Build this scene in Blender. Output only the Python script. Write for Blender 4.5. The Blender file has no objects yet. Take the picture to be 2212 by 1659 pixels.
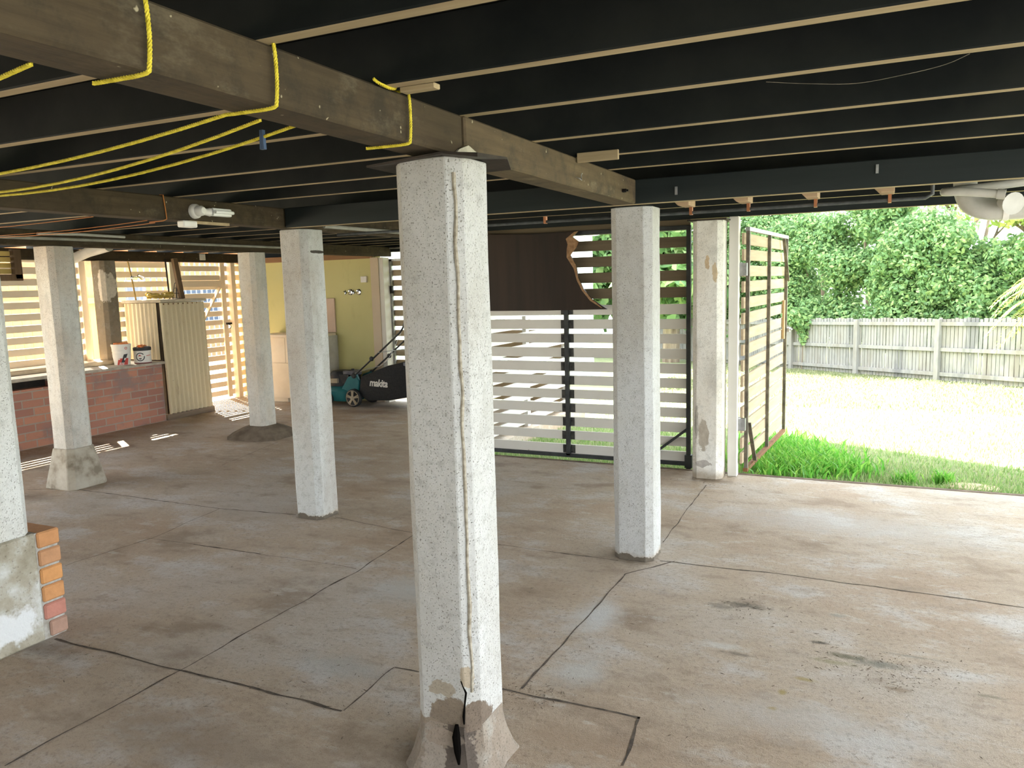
import bpy, bmesh, math, random
import numpy as np
from mathutils import Vector, Matrix, noise as mnoise

# ------------------------------------------------------------------ camera, light, exposure
SC = bpy.context.scene
W, H, FPX = 2212, 1659, 1704.6
YAW, PITCH, ROLL = -0.4398, -0.1285, -0.0273
CAM = np.array([1.2621, -2.2076, 1.6106])
_cy, _sy = math.cos(YAW), math.sin(YAW)
FWD = np.array([_sy*math.cos(PITCH), _cy*math.cos(PITCH), math.sin(PITCH)])
_r0 = np.array([_cy, -_sy, 0.0]); _u0 = np.cross(_r0, FWD)
RGT = _r0*math.cos(ROLL) + _u0*math.sin(ROLL)
UPV = -_r0*math.sin(ROLL) + _u0*math.cos(ROLL)
cd = bpy.data.cameras.new('camera'); cam = bpy.data.objects.new('camera', cd); SC.collection.objects.link(cam)
M3 = Matrix((RGT, UPV, -FWD)).transposed()
cam.matrix_world = Matrix.Translation(Vector(CAM)) @ M3.to_4x4()
cd.sensor_width = 36.0; cd.lens = FPX/W*36.0; cd.clip_start = 0.02; cd.clip_end = 500
SC.camera = cam

SUN_DIR = Vector((-0.86*math.cos(math.radians(48)), 0.51*math.cos(math.radians(48)), math.sin(math.radians(48))))
wd = bpy.data.worlds.new('World'); SC.world = wd; wd.use_nodes = True
wn = wd.node_tree; wn.nodes.clear()
bg = wn.nodes.new('ShaderNodeBackground'); wo = wn.nodes.new('ShaderNodeOutputWorld'); wn.links.new(bg.outputs[0], wo.inputs[0])
sky = wn.nodes.new('ShaderNodeTexSky'); sky.sky_type = 'NISHITA'; sky.sun_disc = False
sky.sun_elevation = math.radians(48); sky.sun_rotation = math.atan2(SUN_DIR.x, SUN_DIR.y)
sky.air_density = 1.0; sky.dust_density = 3.0; sky.ozone_density = 1.0
mixw = wn.nodes.new('ShaderNodeMix'); mixw.data_type = 'RGBA'
mixw.inputs['Factor'].default_value = 0.75                          # bright hazy overcast veil over the blue
wn.links.new(sky.outputs[0], mixw.inputs['A']); mixw.inputs['B'].default_value = (10.0, 10.5, 11.0, 1)
wn.links.new(mixw.outputs['Result'], bg.inputs['Color']); bg.inputs['Strength'].default_value = 0.30
sl = bpy.data.lights.new('sun', 'SUN'); sl.energy = 19.0; sl.angle = math.radians(0.6); sl.color = (1.0, 0.93, 0.80)
so = bpy.data.objects.new('sun', sl); SC.collection.objects.link(so)
so.rotation_euler = SUN_DIR.to_track_quat('Z', 'Y').to_euler(); so.location = (-20, 12, 25)
SC.view_settings.view_transform = 'Standard'; SC.view_settings.look = 'None'
SC.view_settings.gamma = 1.0; SC.view_settings.use_curve_mapping = False
SC.view_settings.exposure = 1.78
SC.cycles.max_bounces = 8; SC.cycles.diffuse_bounces = 6; SC.cycles.transmission_bounces = 4; SC.cycles.glossy_bounces = 3
SC.cycles.use_adaptive_sampling = True

rnd = random.Random(7)
nrg = np.random.default_rng(11)

# ------------------------------------------------------------------ helpers
def at(u, v, x=None, y=None, z=None):
    d = FWD + RGT*(u-W/2)/FPX - UPV*(v-H/2)/FPX
    i, val = (0, x) if x is not None else ((1, y) if y is not None else (2, z))
    return Vector(CAM + d*((val-CAM[i])/d[i]))

def gz(x, y):                                   # the yard falls away gently from the slab
    return -0.06 - 0.05*max(0.0, y-4.3)
def atg(u, v):
    d = FWD + RGT*(u-W/2)/FPX - UPV*(v-H/2)/FPX
    t = (-.06-.05*(CAM[1]-4.3)-CAM[2])/(d[2]+.05*d[1])
    return Vector(CAM+d*t)

class MB:
    """collects shapes in world coordinates; build() links them as one mesh object"""
    def __init__(s): s.v = []; s.f = []; s.m = []; s.mi = 0
    def add(s, vs, fs):
        o = len(s.v); s.v += [tuple(p) for p in vs]; s.f += [tuple(i+o for i in f) for f in fs]; s.m += [s.mi]*len(fs); return s
    def box(s, a, b):
        x0, x1 = sorted((a[0], b[0])); y0, y1 = sorted((a[1], b[1])); z0, z1 = sorted((a[2], b[2]))
        return s.add([(x0,y0,z0),(x1,y0,z0),(x1,y1,z0),(x0,y1,z0),(x0,y0,z1),(x1,y0,z1),(x1,y1,z1),(x0,y1,z1)],
              [(0,3,2,1),(4,5,6,7),(0,1,5,4),(1,2,6,5),(2,3,7,6),(3,0,4,7)])
    def bar(s, p, q, w, h, up=(0,0,1)):         # a bar from p to q, w wide sideways, h along up
        p, q = Vector(p), Vector(q); d = (q-p).normalized(); u = Vector(up); sd = d.cross(u).normalized(); u = sd.cross(d).normalized()
        a, b = sd*w/2, u*h/2
        vs = [p-a-b, p+a-b, p+a+b, p-a+b, q-a-b, q+a-b, q+a+b, q-a+b]
        return s.add(vs, [(0,1,2,3),(7,6,5,4),(0,4,5,1),(1,5,6,2),(2,6,7,3),(3,7,4,0)])
    def prism(s, poly, n, t):                   # planar polygon thickened by t along n
        n = Vector(n).normalized()*t; k = len(poly)
        vs = [Vector(p) for p in poly] + [Vector(p)+n for p in poly]
        return s.add(vs, [tuple(range(k))[::-1], tuple(range(k, 2*k))] + [(i, (i+1)%k, k+(i+1)%k, k+i) for i in range(k)])
    def tube(s, pts, r, n=10, cap=True):
        pts = [Vector(p) for p in pts]; rr = r if isinstance(r, (list, tuple)) else [r]*len(pts)
        vs = []; prev = None
        for i, p in enumerate(pts):
            d = (pts[min(i+1, len(pts)-1)] - pts[max(i-1, 0)]).normalized()
            if prev is None:
                a = Vector((0,0,1)) if abs(d.z) < .9 else Vector((1,0,0))
                u = (a - d*a.dot(d)).normalized()
            else: u = (prev - d*prev.dot(d)).normalized()
            prev = u; w = d.cross(u)
            for k in range(n):
                t = 2*math.pi*k/n; vs.append(p + (u*math.cos(t)+w*math.sin(t))*rr[i])
        fs = [(i*n+k, i*n+(k+1)%n, (i+1)*n+(k+1)%n, (i+1)*n+k) for i in range(len(pts)-1) for k in range(n)]
        if cap: fs += [tuple(range(n))[::-1], tuple(range((len(pts)-1)*n, len(pts)*n))]
        return s.add(vs, fs)
    def rings(s, rings, cap=True):              # list of equally long loops
        n = len(rings[0]); vs = [p for r in rings for p in r]
        fs = [(i*n+k, i*n+(k+1)%n, (i+1)*n+(k+1)%n, (i+1)*n+k) for i in range(len(rings)-1) for k in range(n)]
        if cap: fs += [tuple(range(n))[::-1], tuple(range((len(rings)-1)*n, len(rings)*n))]
        return s.add(vs, fs)
    def lathe(s, prof, o, ax=(0,0,1), n=24, cap=True):
        o = Vector(o); a = Vector(ax).normalized(); u = a.orthogonal().normalized(); w = a.cross(u)
        return s.rings([[o+a*h+(u*math.cos(2*math.pi*k/n)+w*math.sin(2*math.pi*k/n))*max(r, 1e-4) for k in range(n)] for r, h in prof], cap)
    def build(s, name, mats, parent=None, org=None, bevel=0, smooth=False):
        o0 = Vector(parent['_o']) if parent is not None else Vector(org or (0,0,0))
        me = bpy.data.meshes.new(name)
        me.from_pydata([tuple(Vector(p)-o0) for p in s.v], [], s.f)
        mats = mats if isinstance(mats, (list, tuple)) else [mats]
        for m in mats: me.materials.append(m)
        if len(mats) > 1: me.polygons.foreach_set('material_index', s.m)
        bm = bmesh.new(); bm.from_mesh(me); bmesh.ops.recalc_face_normals(bm, faces=bm.faces)
        if bevel: bmesh.ops.bevel(bm, geom=[e for e in bm.edges if len(e.link_faces)==2 and e.calc_face_angle(0) > .5], offset=bevel, segments=1, affect='EDGES')
        bm.to_mesh(me); bm.free()
        if smooth: me.shade_smooth(); me.set_sharp_from_angle(angle=math.radians(40))
        o = bpy.data.objects.new(name, me); SC.collection.objects.link(o)
        if parent is not None: o.parent = parent
        else: o.location = o0
        o['_o'] = tuple(o0); ALL.append(o)
        return o
ALL = []
def tag(o, label, cat, group=None, kind=None):
    o['label'] = label; o['category'] = cat
    if group: o['group'] = group
    if kind: o['kind'] = kind
    return o
def thing(name, loc, label, cat, group=None):
    o = bpy.data.objects.new(name, None); SC.collection.objects.link(o); o.location = loc; o.empty_display_size = .1
    o['_o'] = tuple(loc); ALL.append(o); return tag(o, label, cat, group)
def struct(o): o['kind'] = 'structure'; return o

# ------------------------------------------------------------------ materials
class NT:
    def __init__(s, name):
        s.m = bpy.data.materials.new(name); s.m.use_nodes = True; s.t = s.m.node_tree; s.t.nodes.clear()
        s.out = s.n('ShaderNodeOutputMaterial'); s.b = s.n('ShaderNodeBsdfPrincipled'); s.l(s.b.outputs[0], s.out.inputs[0])
        s.tc = s.n('ShaderNodeTexCoord')
    def n(s, ty, **k):
        x = s.t.nodes.new(ty)
        for a, b in k.items(): setattr(x, a, b)
        return x
    def l(s, a, b): s.t.links.new(a, b)
    def math(s, op, a, b=None, c=None):
        x = s.n('ShaderNodeMath', operation=op)
        for i, q in enumerate((a, b, c)):
            if q is None: continue
            if isinstance(q, (int, float)): x.inputs[i].default_value = q
            else: s.l(q, x.inputs[i])
        return x.outputs[0]
    def mapped(s, stretch, loc=(0,0,0)):
        mp = s.n('ShaderNodeMapping'); mp.inputs['Scale'].default_value = stretch; mp.inputs['Location'].default_value = loc
        s.l(s.tc.outputs['Object'], mp.inputs[0]); return mp.outputs[0]
    def noise(s, scale, detail=4, rough=.55, stretch=None, loc=(0,0,0)):
        x = s.n('ShaderNodeTexNoise'); x.inputs['Scale'].default_value = scale; x.inputs['Detail'].default_value = detail; x.inputs['Roughness'].default_value = rough
        s.l(s.mapped(stretch or (1,1,1), loc), x.inputs['Vector']); return x.outputs['Fac']
    def ramp(s, fac, stops):
        x = s.n('ShaderNodeValToRGB'); e = x.color_ramp.elements
        while len(e) < len(stops): e.new(.5)
        for i, (p, c) in enumerate(stops): e[i].position = p; e[i].color = (*c, 1) if len(c) == 3 else c
        s.l(fac, x.inputs[0]); return x.outputs[0]
    def sstep(s, v, a, b):
        x = s.n('ShaderNodeMapRange', interpolation_type='SMOOTHSTEP'); s.l(v, x.inputs[0]) if not isinstance(v, float) else None
        x.inputs[1].default_value = a; x.inputs[2].default_value = b; return x.outputs[0]
    def mix(s, f, a, b, mode='MIX'):
        x = s.n('ShaderNodeMix', data_type='RGBA', blend_type=mode)
        if isinstance(f, (int, float)): x.inputs['Factor'].default_value = f
        else: s.l(f, x.inputs['Factor'])
        for k, q in (('A', a), ('B', b)):
            if isinstance(q, tuple): x.inputs[k].default_value = (*q, 1)
            else: s.l(q, x.inputs[k])
        return x.outputs['Result']
    def blob(s, c, r, wob=.5, nscale=9, soft=.35):      # 1 inside a ragged ellipsoid
        d = s.n('ShaderNodeVectorMath', operation='SUBTRACT'); s.l(s.tc.outputs['Object'], d.inputs[0]); d.inputs[1].default_value = c
        e = s.n('ShaderNodeVectorMath', operation='DIVIDE'); s.l(d.outputs[0], e.inputs[0]); e.inputs[1].default_value = r
        ln = s.n('ShaderNodeVectorMath', operation='LENGTH'); s.l(e.outputs[0], ln.inputs[0])
        q = s.math('ADD', ln.outputs['Value'], s.math('MULTIPLY', s.math('SUBTRACT', s.noise(nscale, 4, .65), .5), wob*2))
        return s.sstep(s.math('SUBTRACT', 1.0, q), 0.0, soft)
    def finish(s, col, rough=.7, bump=None, bstr=.3, bdist=.01, metal=0, spec=.5):
        if isinstance(col, tuple): s.b.inputs['Base Color'].default_value = (*col, 1)
        else: s.l(col, s.b.inputs['Base Color'])
        if isinstance(rough, (int, float)): s.b.inputs['Roughness'].default_value = rough
        else: s.l(rough, s.b.inputs['Roughness'])
        s.b.inputs['Metallic'].default_value = metal; s.b.inputs['Specular IOR Level'].default_value = spec
        if bump is not None:
            x = s.n('ShaderNodeBump'); x.inputs['Strength'].default_value = bstr; x.inputs['Distance'].default_value = bdist
            s.l(bump, x.inputs['Height']); s.l(x.outputs[0], s.b.inputs['Normal'])
        return s.m

def noisy(name, c1, c2, scale=6, rough=.7, stretch=None, c3=None, bump=.25, bscale=None, metal=0, lo=.35, hi=.65, bdist=.004, spec=.4):
    t = NT(name); f = t.noise(scale, 5, .6, stretch)
    col = t.ramp(f, [(lo, c1), (hi, c2)] if c3 is None else [(lo, c1), ((lo+hi)/2, c2), (hi, c3)])
    return t.finish(col, rough, t.noise(bscale or scale*4, 4, .6, stretch), bump, bdist, metal, spec)
def plain(name, c, rough=.5, metal=0, spec=.5):
    return NT(name).finish(c, rough, None, metal=metal, spec=spec)
def wood(name, c1, c2, axis, grain=22, rough=.75, bump=.3):
    st = [1,1,1]; st['xyz'.index(axis)] = .06
    t = NT(name); f = t.noise(grain, 6, .65, tuple(st)); g = t.noise(1.8, 3, .5)
    c = t.mix(t.math('MULTIPLY', g, .55), t.ramp(f, [(.3, c1), (.7, c2)]), c1)
    return t.finish(c, rough, f, bump, .004, 0, .3)

M = {}
M['joist_side'] = noisy('dark_joist_side', (.006,.008,.008), (.016,.018,.016), 3, .8, None, bump=.15, spec=.2)  # joists near-black on the sides, paler along the underside
M['joist_under'] = wood('pale_joist_edge', (.30,.225,.125), (.48,.38,.23), 'x', 30, .85)
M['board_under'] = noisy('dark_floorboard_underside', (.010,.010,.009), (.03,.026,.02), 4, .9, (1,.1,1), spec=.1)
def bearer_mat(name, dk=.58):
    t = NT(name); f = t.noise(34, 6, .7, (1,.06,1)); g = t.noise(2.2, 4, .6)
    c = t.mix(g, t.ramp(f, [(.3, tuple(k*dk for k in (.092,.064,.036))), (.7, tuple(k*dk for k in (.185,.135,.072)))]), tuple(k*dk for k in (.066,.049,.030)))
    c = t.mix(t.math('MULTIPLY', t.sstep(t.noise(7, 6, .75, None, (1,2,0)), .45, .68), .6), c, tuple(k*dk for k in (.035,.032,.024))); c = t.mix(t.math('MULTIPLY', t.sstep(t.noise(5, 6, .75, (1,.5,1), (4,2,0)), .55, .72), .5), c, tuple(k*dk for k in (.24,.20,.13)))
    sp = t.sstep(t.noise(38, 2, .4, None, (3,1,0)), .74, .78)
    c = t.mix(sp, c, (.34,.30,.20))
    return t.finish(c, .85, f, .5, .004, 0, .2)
M['bearer'] = bearer_mat('old_hardwood_bearer'); M['bearer_far'] = bearer_mat('lit_hardwood_bearer', 1.0)  # one timber: far half's bounce light put into a paler copy, near half dirtier
M['bearer_dark'] = noisy('dark_timber_flare_teal', (.009,.013,.013), (.018,.023,.022), 5, .75, (.1,1,1), spec=.25)  # teal haze of lens flare is put into the dark beam colour
M['cap'] = noisy('rusty_dark_sheet_metal', (.018,.013,.010), (.05,.036,.026), 9, .7, metal=.3)
M['mortar'] = noisy('pale_mortar', (.34,.31,.24), (.48,.44,.34), 25, .9, bump=.6)

def post_mat(name, patches=(), dirt=.0, tint=(.60,.60,.58), warm=(.52,.48,.41), seed=0, pits=True):
    t = NT(name)
    g = t.noise(2.4, 4, .6, (1,1,.5), (seed,0,0)); col = t.mix(t.sstep(g, .35, .7), tint, warm)
    g2 = t.noise(9, 5, .65, None, (seed,2,1)); col = t.mix(t.math('MULTIPLY', t.sstep(g2, .5, .75), .45), col, (.40,.40,.36))
    v = t.noise(170, 3, .6, None, (seed,5,0)); g3 = t.noise(26, 6, .75, None, (seed,1,4)); col = t.mix(t.math('MULTIPLY', t.sstep(g3, .48, .70), .5), col, tuple(k*.62 for k in warm)); g4 = t.noise(4, 6, .7, (1,1,.35), (seed,8,4)); col = t.mix(t.math('MULTIPLY', t.sstep(g4, .52, .68), .4), col, (.30,.285,.245))
    if pits: col = t.mix(t.math('MULTIPLY', t.sstep(v, .60, .67), .8), col, (.17,.15,.12))
    if dirt:
        sx = t.n('ShaderNodeSeparateXYZ'); t.l(t.tc.outputs['Object'], sx.inputs[0])
        zz = t.math('ADD', sx.outputs['Z'], t.math('MULTIPLY', t.math('SUBTRACT', t.noise(7, 4, .6), .5), dirt*1.2))
        col = t.mix(t.math('MULTIPLY', t.sstep(t.math('SUBTRACT', dirt, zz), 0, dirt*.8), .75), col, (.30,.235,.16))
    for c, r, cc, wob in patches:
        col = t.mix(t.blob(c, r, wob, 16, .12), col, t.mix(t.noise(28, 4, .7, None, (9,seed,0)), tuple(k*.6 for k in cc), tuple(min(1, k*1.35) for k in cc)))
    bh = t.math('ADD', t.math('MULTIPLY', t.noise(45, 4, .7), .6), t.math('MULTIPLY', t.sstep(v, .60, .67), -.8))
    return t.finish(col, .82, bh, .7, .008, 0, .25)

def paint_wood(name, c, c2, axis, chips=.72, under=(.20,.13,.08)):
    st = [1,1,1]; st['xyz'.index(axis)] = .12
    t = NT(name); f = t.noise(20, 5, .6, tuple(st)); g = t.noise(3, 4, .6)
    col = t.mix(g, c, c2); st2 = [1,1,1]; st2['xyz'.index(axis)] = .3
    col = t.mix(t.sstep(t.noise(11, 5, .6, tuple(st2), (4,0,2)), chips, chips+.02), col, under)
    return t.finish(col, .6, f, .25, .003, 0, .4)
M['slat_white'] = paint_wood('chipped_white_slat_paint', (.62,.60,.54), (.50,.47,.41), 'x', .70)
M['slat_brown'] = wood('weathered_brown_slat', (.09,.068,.04), (.17,.13,.08), 'x', 18)
M['slat_cream_y'] = paint_wood('cream_slat_paint', (.82,.71,.54), (.72,.60,.44), 'y', .74, (.25,.16,.09))
M['slat_white_y'] = paint_wood('white_slat_paint', (.70,.69,.65), (.58,.57,.53), 'y', .72)
M['slat_gate'] = wood('pale_pine_gate_slat', (.34,.26,.17), (.52,.415,.285), 'y', 22)
M['frame_grey'] = noisy('weathered_galvanised_angle', (.10,.09,.07), (.24,.21,.16), 12, .6, metal=.5)
M['frame_dark'] = noisy('black_painted_steel', (.012,.014,.014), (.03,.033,.032), 12, .55)
M['white_post'] = paint_wood('white_gatepost_paint', (.72,.70,.64), (.60,.57,.50), 'z', .76)
M['cream_post'] = paint_wood('cream_post_paint', (.80,.68,.50), (.70,.58,.41), 'z', .72)
M['brown_wood_z'] = wood('brown_upright_timber', (.09,.055,.03), (.19,.125,.07), 'z')
M['galv'] = noisy('galvanised_steel', (.32,.33,.33), (.5,.5,.5), 20, .4, metal=.8)
M['black_iron'] = plain('black_iron', (.015,.014,.013), .5, .6)
M['rust'] = noisy('rust', (.12,.05,.02), (.22,.1,.04), 20, .8)
M['white_pl'] = noisy('white_plastic', (.68,.66,.60), (.76,.74,.69), 8, .4, bump=.03)
M['pvc'] = noisy('grimy_pvc', (.42,.41,.36), (.54,.53,.48), 5, .4, bump=.05)
M['copper'] = plain('copper', (.45,.20,.10), .4, .8)
M['rope_y'] = noisy('yellow_rope', (.50,.40,.02), (.72,.60,.05), 60, .7)
M['cord_o'] = plain('orange_cord', (.42,.15,.03), .8)
M['blue_pl'] = plain('blue_plastic', (.03,.06,.12), .5)
M['chrome'] = plain('chrome', (.7,.7,.68), .15, 1.0)
M['ply'] = noisy('dark_stained_plywood', (.010,.0055,.003), (.028,.015,.008), 5, .6, (1,1,.06), bump=.1, spec=.3)
M['ply_edge'] = noisy('torn_plywood_edge', (.20,.11,.05), (.34,.20,.10), 30, .9)
M['glass_tube'] = plain('frosted_tube', (.8,.8,.78), .25)

# ------------------------------------------------------------------ floor slab
def floor_mat():
    t = NT('worn_concrete')
    big = t.noise(.75, 4, .55, (1,1,1)); mid = t.noise(1.9, 7, .68, (.75,1.1,1), (2,3,0)); mid2 = t.noise(5.5, 7, .7, (.6,1.2,1), (7,1,0)); fine = t.noise(42, 6, .75); grit = t.noise(210, 3, .7)
    col = t.ramp(big, [(.32, (.41,.30,.21)), (.50, (.47,.38,.29)), (.66, (.50,.445,.385))])
    col = t.mix(t.math('MULTIPLY', t.sstep(mid, .50, .66), .75), col, (.56,.54,.52))
    col = t.mix(t.math('MULTIPLY', t.sstep(mid, .47, .33), .65), col, (.27,.20,.145))
    col = t.mix(t.math('MULTIPLY', t.sstep(mid2, .52, .66), .55), col, (.33,.255,.19))
    col = t.mix(t.math('MULTIPLY', t.sstep(mid2, .45, .34), .5), col, (.58,.545,.50))
    gr = t.math('MULTIPLY', t.sstep(fine, .48, .72), t.math('ADD', .35, t.math('MULTIPLY', t.sstep(mid, .4, .6), .4)))
    col = t.mix(gr, col, (.19,.145,.105))
    col = t.mix(t.math('MULTIPLY', t.sstep(grit, .56, .70), .65), col, (.12,.095,.07))
    col = t.mix(t.math('MULTIPLY', t.sstep(grit, .42, .30), .4), col, (.66,.62,.56))
    # pale worn sheets in the light, grey scuffs, oil spots and the yellow spill beyond the middle post
    for (u, v, rx, ry, c, k, wob) in [
        (1290,1330,.16,.30,(.56,.56,.55),.8,.5), (1800,1130,1.1,.40,(.47,.445,.42),.6,.6), (1250,1450,.18,.2,(.52,.52,.5),.7,.6),
        (900,1280,.42,.25,(.50,.50,.48),.6,.6), (740,1440,.35,.14,(.40,.40,.38),.6,.6), (1750,1560,.6,.2,(.50,.48,.45),.5,.6), (560,1100,.6,.35,(.47,.42,.37),.5,.6),
        (1610,1308,.16,.05,(.10,.085,.065),.85,.9), (1560,1310,.10,.05,(.17,.15,.12),.7,.9), (1560,1395,.16,.05,(.56,.54,.50),.7,.8), (1590,1412,.10,.022,(.16,.14,.11),.7,.9),
        (1770,1388,.06,.022,(.06,.05,.035),.9,.8), (1830,1418,.12,.04,(.13,.12,.07),.85,.9), (1900,1435,.15,.05,(.18,.18,.145),.8,.7), (1800,1430,.13,.03,(.30,.27,.16),.8,.7),
        (1740,1468,.06,.022,(.36,.28,.11),.85,.5), (1690,1495,.022,.035,(.36,.28,.11),.9,.6), (1668,1530,.03,.018,(.38,.30,.14),.8,.7),
        (1940,1490,.08,.04,(.26,.19,.12),.7,.8), (2140,1505,.07,.02,(.25,.22,.16),.8,.6), (1980,1420,.22,.015,(.20,.20,.16),.5,.7), (1810,1330,.07,.03,(.30,.29,.25),.7,.6),
        (690,1108,.12,.10,(.11,.085,.065),.8,.7), (1370,1212,.14,.12,(.20,.16,.11),.6,.7), (580,938,.26,.2,(.16,.12,.09),.6,.7), (790,890,.8,.16,(.24,.17,.13),.6,.6),
        (60,1075,.4,.16,(.14,.105,.08),.5,.6), (100,1400,.3,.12,(.16,.12,.09),.6,.6), (220,960,.8,.14,(.20,.13,.10),.6,.6), (1540,1038,.25,.10,(.17,.125,.085),.7,.8),
        (400,1600,.8,.25,(.27,.215,.17),.5,.6), (1250,1600,.28,.12,(.36,.26,.18),.6,.5), (980,1650,.35,.16,(.22,.17,.12),.6,.7), (1050,1000,.3,.1,(.22,.19,.16),.5,.7)]:
        p = at(u, v, z=0)
        col = t.mix(t.math('MULTIPLY', t.blob((p.x, p.y, 0), (rx, ry, 1), wob, min(28, max(7, 1.3/min(rx, ry))), .9), k), t.mix(t.math('MULTIPLY', gr, 0.0), col, col) if False else col, c)
    rg = t.n('ShaderNodeMapRange'); t.l(mid, rg.inputs[0]); rg.inputs[1].default_value = .35; rg.inputs[2].default_value = .65; rg.inputs[3].default_value = .72; rg.inputs[4].default_value = .52
    bh = t.math('ADD', fine, t.math('MULTIPLY', grit, .5))
    return t.finish(col, rg.outputs[0], bh, .6, .008, 0, .16)
m = MB(); m.box((-8.4, -7, -.2), (3.4, 4.27, 0)); m.box((-8.4, 4.27, -.2), (-2.2, 7.35, 0))
slab = struct(m.build('floor', floor_mat()))
M['joint'] = noisy('dirt_in_joint', (.05,.038,.028), (.13,.10,.075), 30, .95)
def joint(px, w):
    mm = MB(); P = []
    for a, b in zip(px, px[1:]):
        pa, pb = at(*a, z=0), at(*b, z=0); n = max(2, int((pb-pa).length/.03))
        for i in range(n): P.append(pa.lerp(pb, i/n))
    P.append(at(*px[-1], z=0)); L = []; R = []
    for i, p in enumerate(P):
        d = (P[min(i+1, len(P)-1)]-P[max(i-1, 0)]); d.z = 0; d.normalize(); s = Vector((-d.y, d.x, 0))
        ww = w*(.35+1.1*abs(mnoise.noise(p*9))); c = p + s*mnoise.noise(p*6+Vector((5,0,0)))*.012
        L.append((c+s*ww/2)+Vector((0,0,.0012))); R.append((c-s*ww/2)+Vector((0,0,.0012)))
    n = len(P); mm.add(L+R, [(i, i+1, n+i+1, n+i) for i in range(n-1)])
    mm.build('joint', M['joint'], slab)
joint([(60,1058),(160,1056),(474,1099),(640,1112)], .014)
joint([(725,1117),(893,1152)], .010); joint([(1070,1176),(1335,1211)], .010); joint([(1425,1212),(1700,1242),(2211,1312)], .014)
joint([(314,1162),(418,1176)], .006); joint([(418,1176),(563,1197)], .018); joint([(563,1197),(770,1228)], .006)
joint([(10,1655),(390,1448),(770,1235),(893,1155)], .011)
joint([(117,1381),(390,1448)], .016); joint([(390,1448),(700,1525),(740,1535)], .020); joint([(740,1535),(852,1442)], .009); joint([(852,1442),(905,1452)], .012)
joint([(140,1222),(330,1162),(474,1099)], .008)
joint([(1082,1490),(1200,1512),(1383,1550)], .020); joint([(1383,1550),(1345,1655)], .013); joint([(1127,1488),(1325,1270),(1350,1240),(1460,1213)], .012)
joint([(1432,1172),(1525,1048)], .008); joint([(600,902),(880,913)], .010); joint([(480,1005),(600,955)], .006); joint([(1100,1000),(1480,1040)], .004)

# leaf litter and grit, far too many crumbs to count
lm = MB()
for _ in range(1500):
    u, v, sp = rnd.choice([(1610,1310,70),(1850,1425,90),(1540,1040,50),(1150,1500,60),(1960,1460,60),(700,1480,200),(1700,1400,420),(1250,1350,250),(400,1300,300),(690,1112,30)])
    p = at(min(2300, max(-100, rnd.gauss(u, sp))), min(1720, max(960, rnd.gauss(v, sp*.3))), z=0); a = rnd.random()*6.3; s = rnd.uniform(.0012, .0038)
    if p.y > 4.0: continue
    d = Vector((math.cos(a), math.sin(a), 0)); e = Vector((-d.y, d.x, 0)); l = s*rnd.choice([1,1,1.5,4])
    z = Vector((0,0,.001))
    lm.add([p-d*l+z, p-e*s*.6+z, p+d*l+z, p+e*s*.6+z, p+Vector((0,0,s*.7))], [(0,1,4),(1,2,4),(2,3,4),(3,0,4)])
o = lm.build('litter', noisy('dry_litter', (.05,.04,.03), (.20,.15,.10), 80, .95)); tag(o, 'dry leaf crumbs and grit scattered over the concrete floor', 'litter', kind='stuff')

# ------------------------------------------------------------------ house frame overhead
def beam(name, a, b, mats, under=True, bev=.004):
    mm = MB(); mm.box(a, b)
    if under:
        mm.m = [1 if i == 0 else 0 for i in range(6)]
    return mm.build(name, mats, None, ((a[0]+b[0])/2, (a[1]+b[1])/2, min(a[2], b[2])), bev)
JY = [-5.35,-4.9,-4.45,-4.0,-3.55,-3.1,-2.65,-2.2,-1.75,-1.31,-.87,-.42,.01,.55,1.02,1.45,2.36,2.82,3.27,3.72,4.15]
for y in JY:
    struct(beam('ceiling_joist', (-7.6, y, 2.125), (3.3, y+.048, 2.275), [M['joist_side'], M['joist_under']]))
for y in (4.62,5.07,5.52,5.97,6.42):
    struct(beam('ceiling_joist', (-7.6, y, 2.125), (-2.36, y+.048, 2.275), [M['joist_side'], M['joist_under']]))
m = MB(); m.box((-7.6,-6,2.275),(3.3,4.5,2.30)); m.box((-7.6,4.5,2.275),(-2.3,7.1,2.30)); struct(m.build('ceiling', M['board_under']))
def bearer(x, y0, y1, label, z0=2.0, z1=2.125, w=.125, mat='bearer', nm='timber_bearer'):
    mm = MB(); n = int((y1-y0)/.12); R = []
    for i in range(n+1):
        y = y0+(y1-y0)*i/n; a = [mnoise.noise(Vector((y*3, k*7.1, x*5)))*.004 for k in range(4)]
        R.append([(x-w/2+a[0]*.5, y, z0), (x+w/2+a[1], y, z0+max(0, a[2])*.6), (x+w/2+a[1]*.6, y, z1), (x-w/2, y, z1)])
    mm.rings(R); return tag(mm.build(nm, M[mat], None, (x, (y0+y1)/2, z0), .006), label, 'beam')
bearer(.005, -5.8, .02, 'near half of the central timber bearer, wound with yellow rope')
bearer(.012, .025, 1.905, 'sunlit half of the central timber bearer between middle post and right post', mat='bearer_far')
bearer(-2.343, -5.8, 7.0, 'long dark timber bearer carrying the white bulb fitting, above third post')
bearer(-4.90, -5.8, 7.0, 'dark timber bearer over the two left posts with pale plinths')
bearer(-7.42, -5.8, 7.0, 'brown timber bearer along the top of the left slatted wall')
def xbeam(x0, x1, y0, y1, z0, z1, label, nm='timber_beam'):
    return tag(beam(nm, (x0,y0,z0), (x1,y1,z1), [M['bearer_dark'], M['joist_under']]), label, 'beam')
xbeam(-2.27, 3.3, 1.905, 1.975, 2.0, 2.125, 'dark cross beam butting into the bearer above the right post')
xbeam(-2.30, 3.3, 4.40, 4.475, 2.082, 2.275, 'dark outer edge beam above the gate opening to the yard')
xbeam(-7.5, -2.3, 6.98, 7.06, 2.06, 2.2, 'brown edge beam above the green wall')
for x in (-7.2,):
    pass
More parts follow.
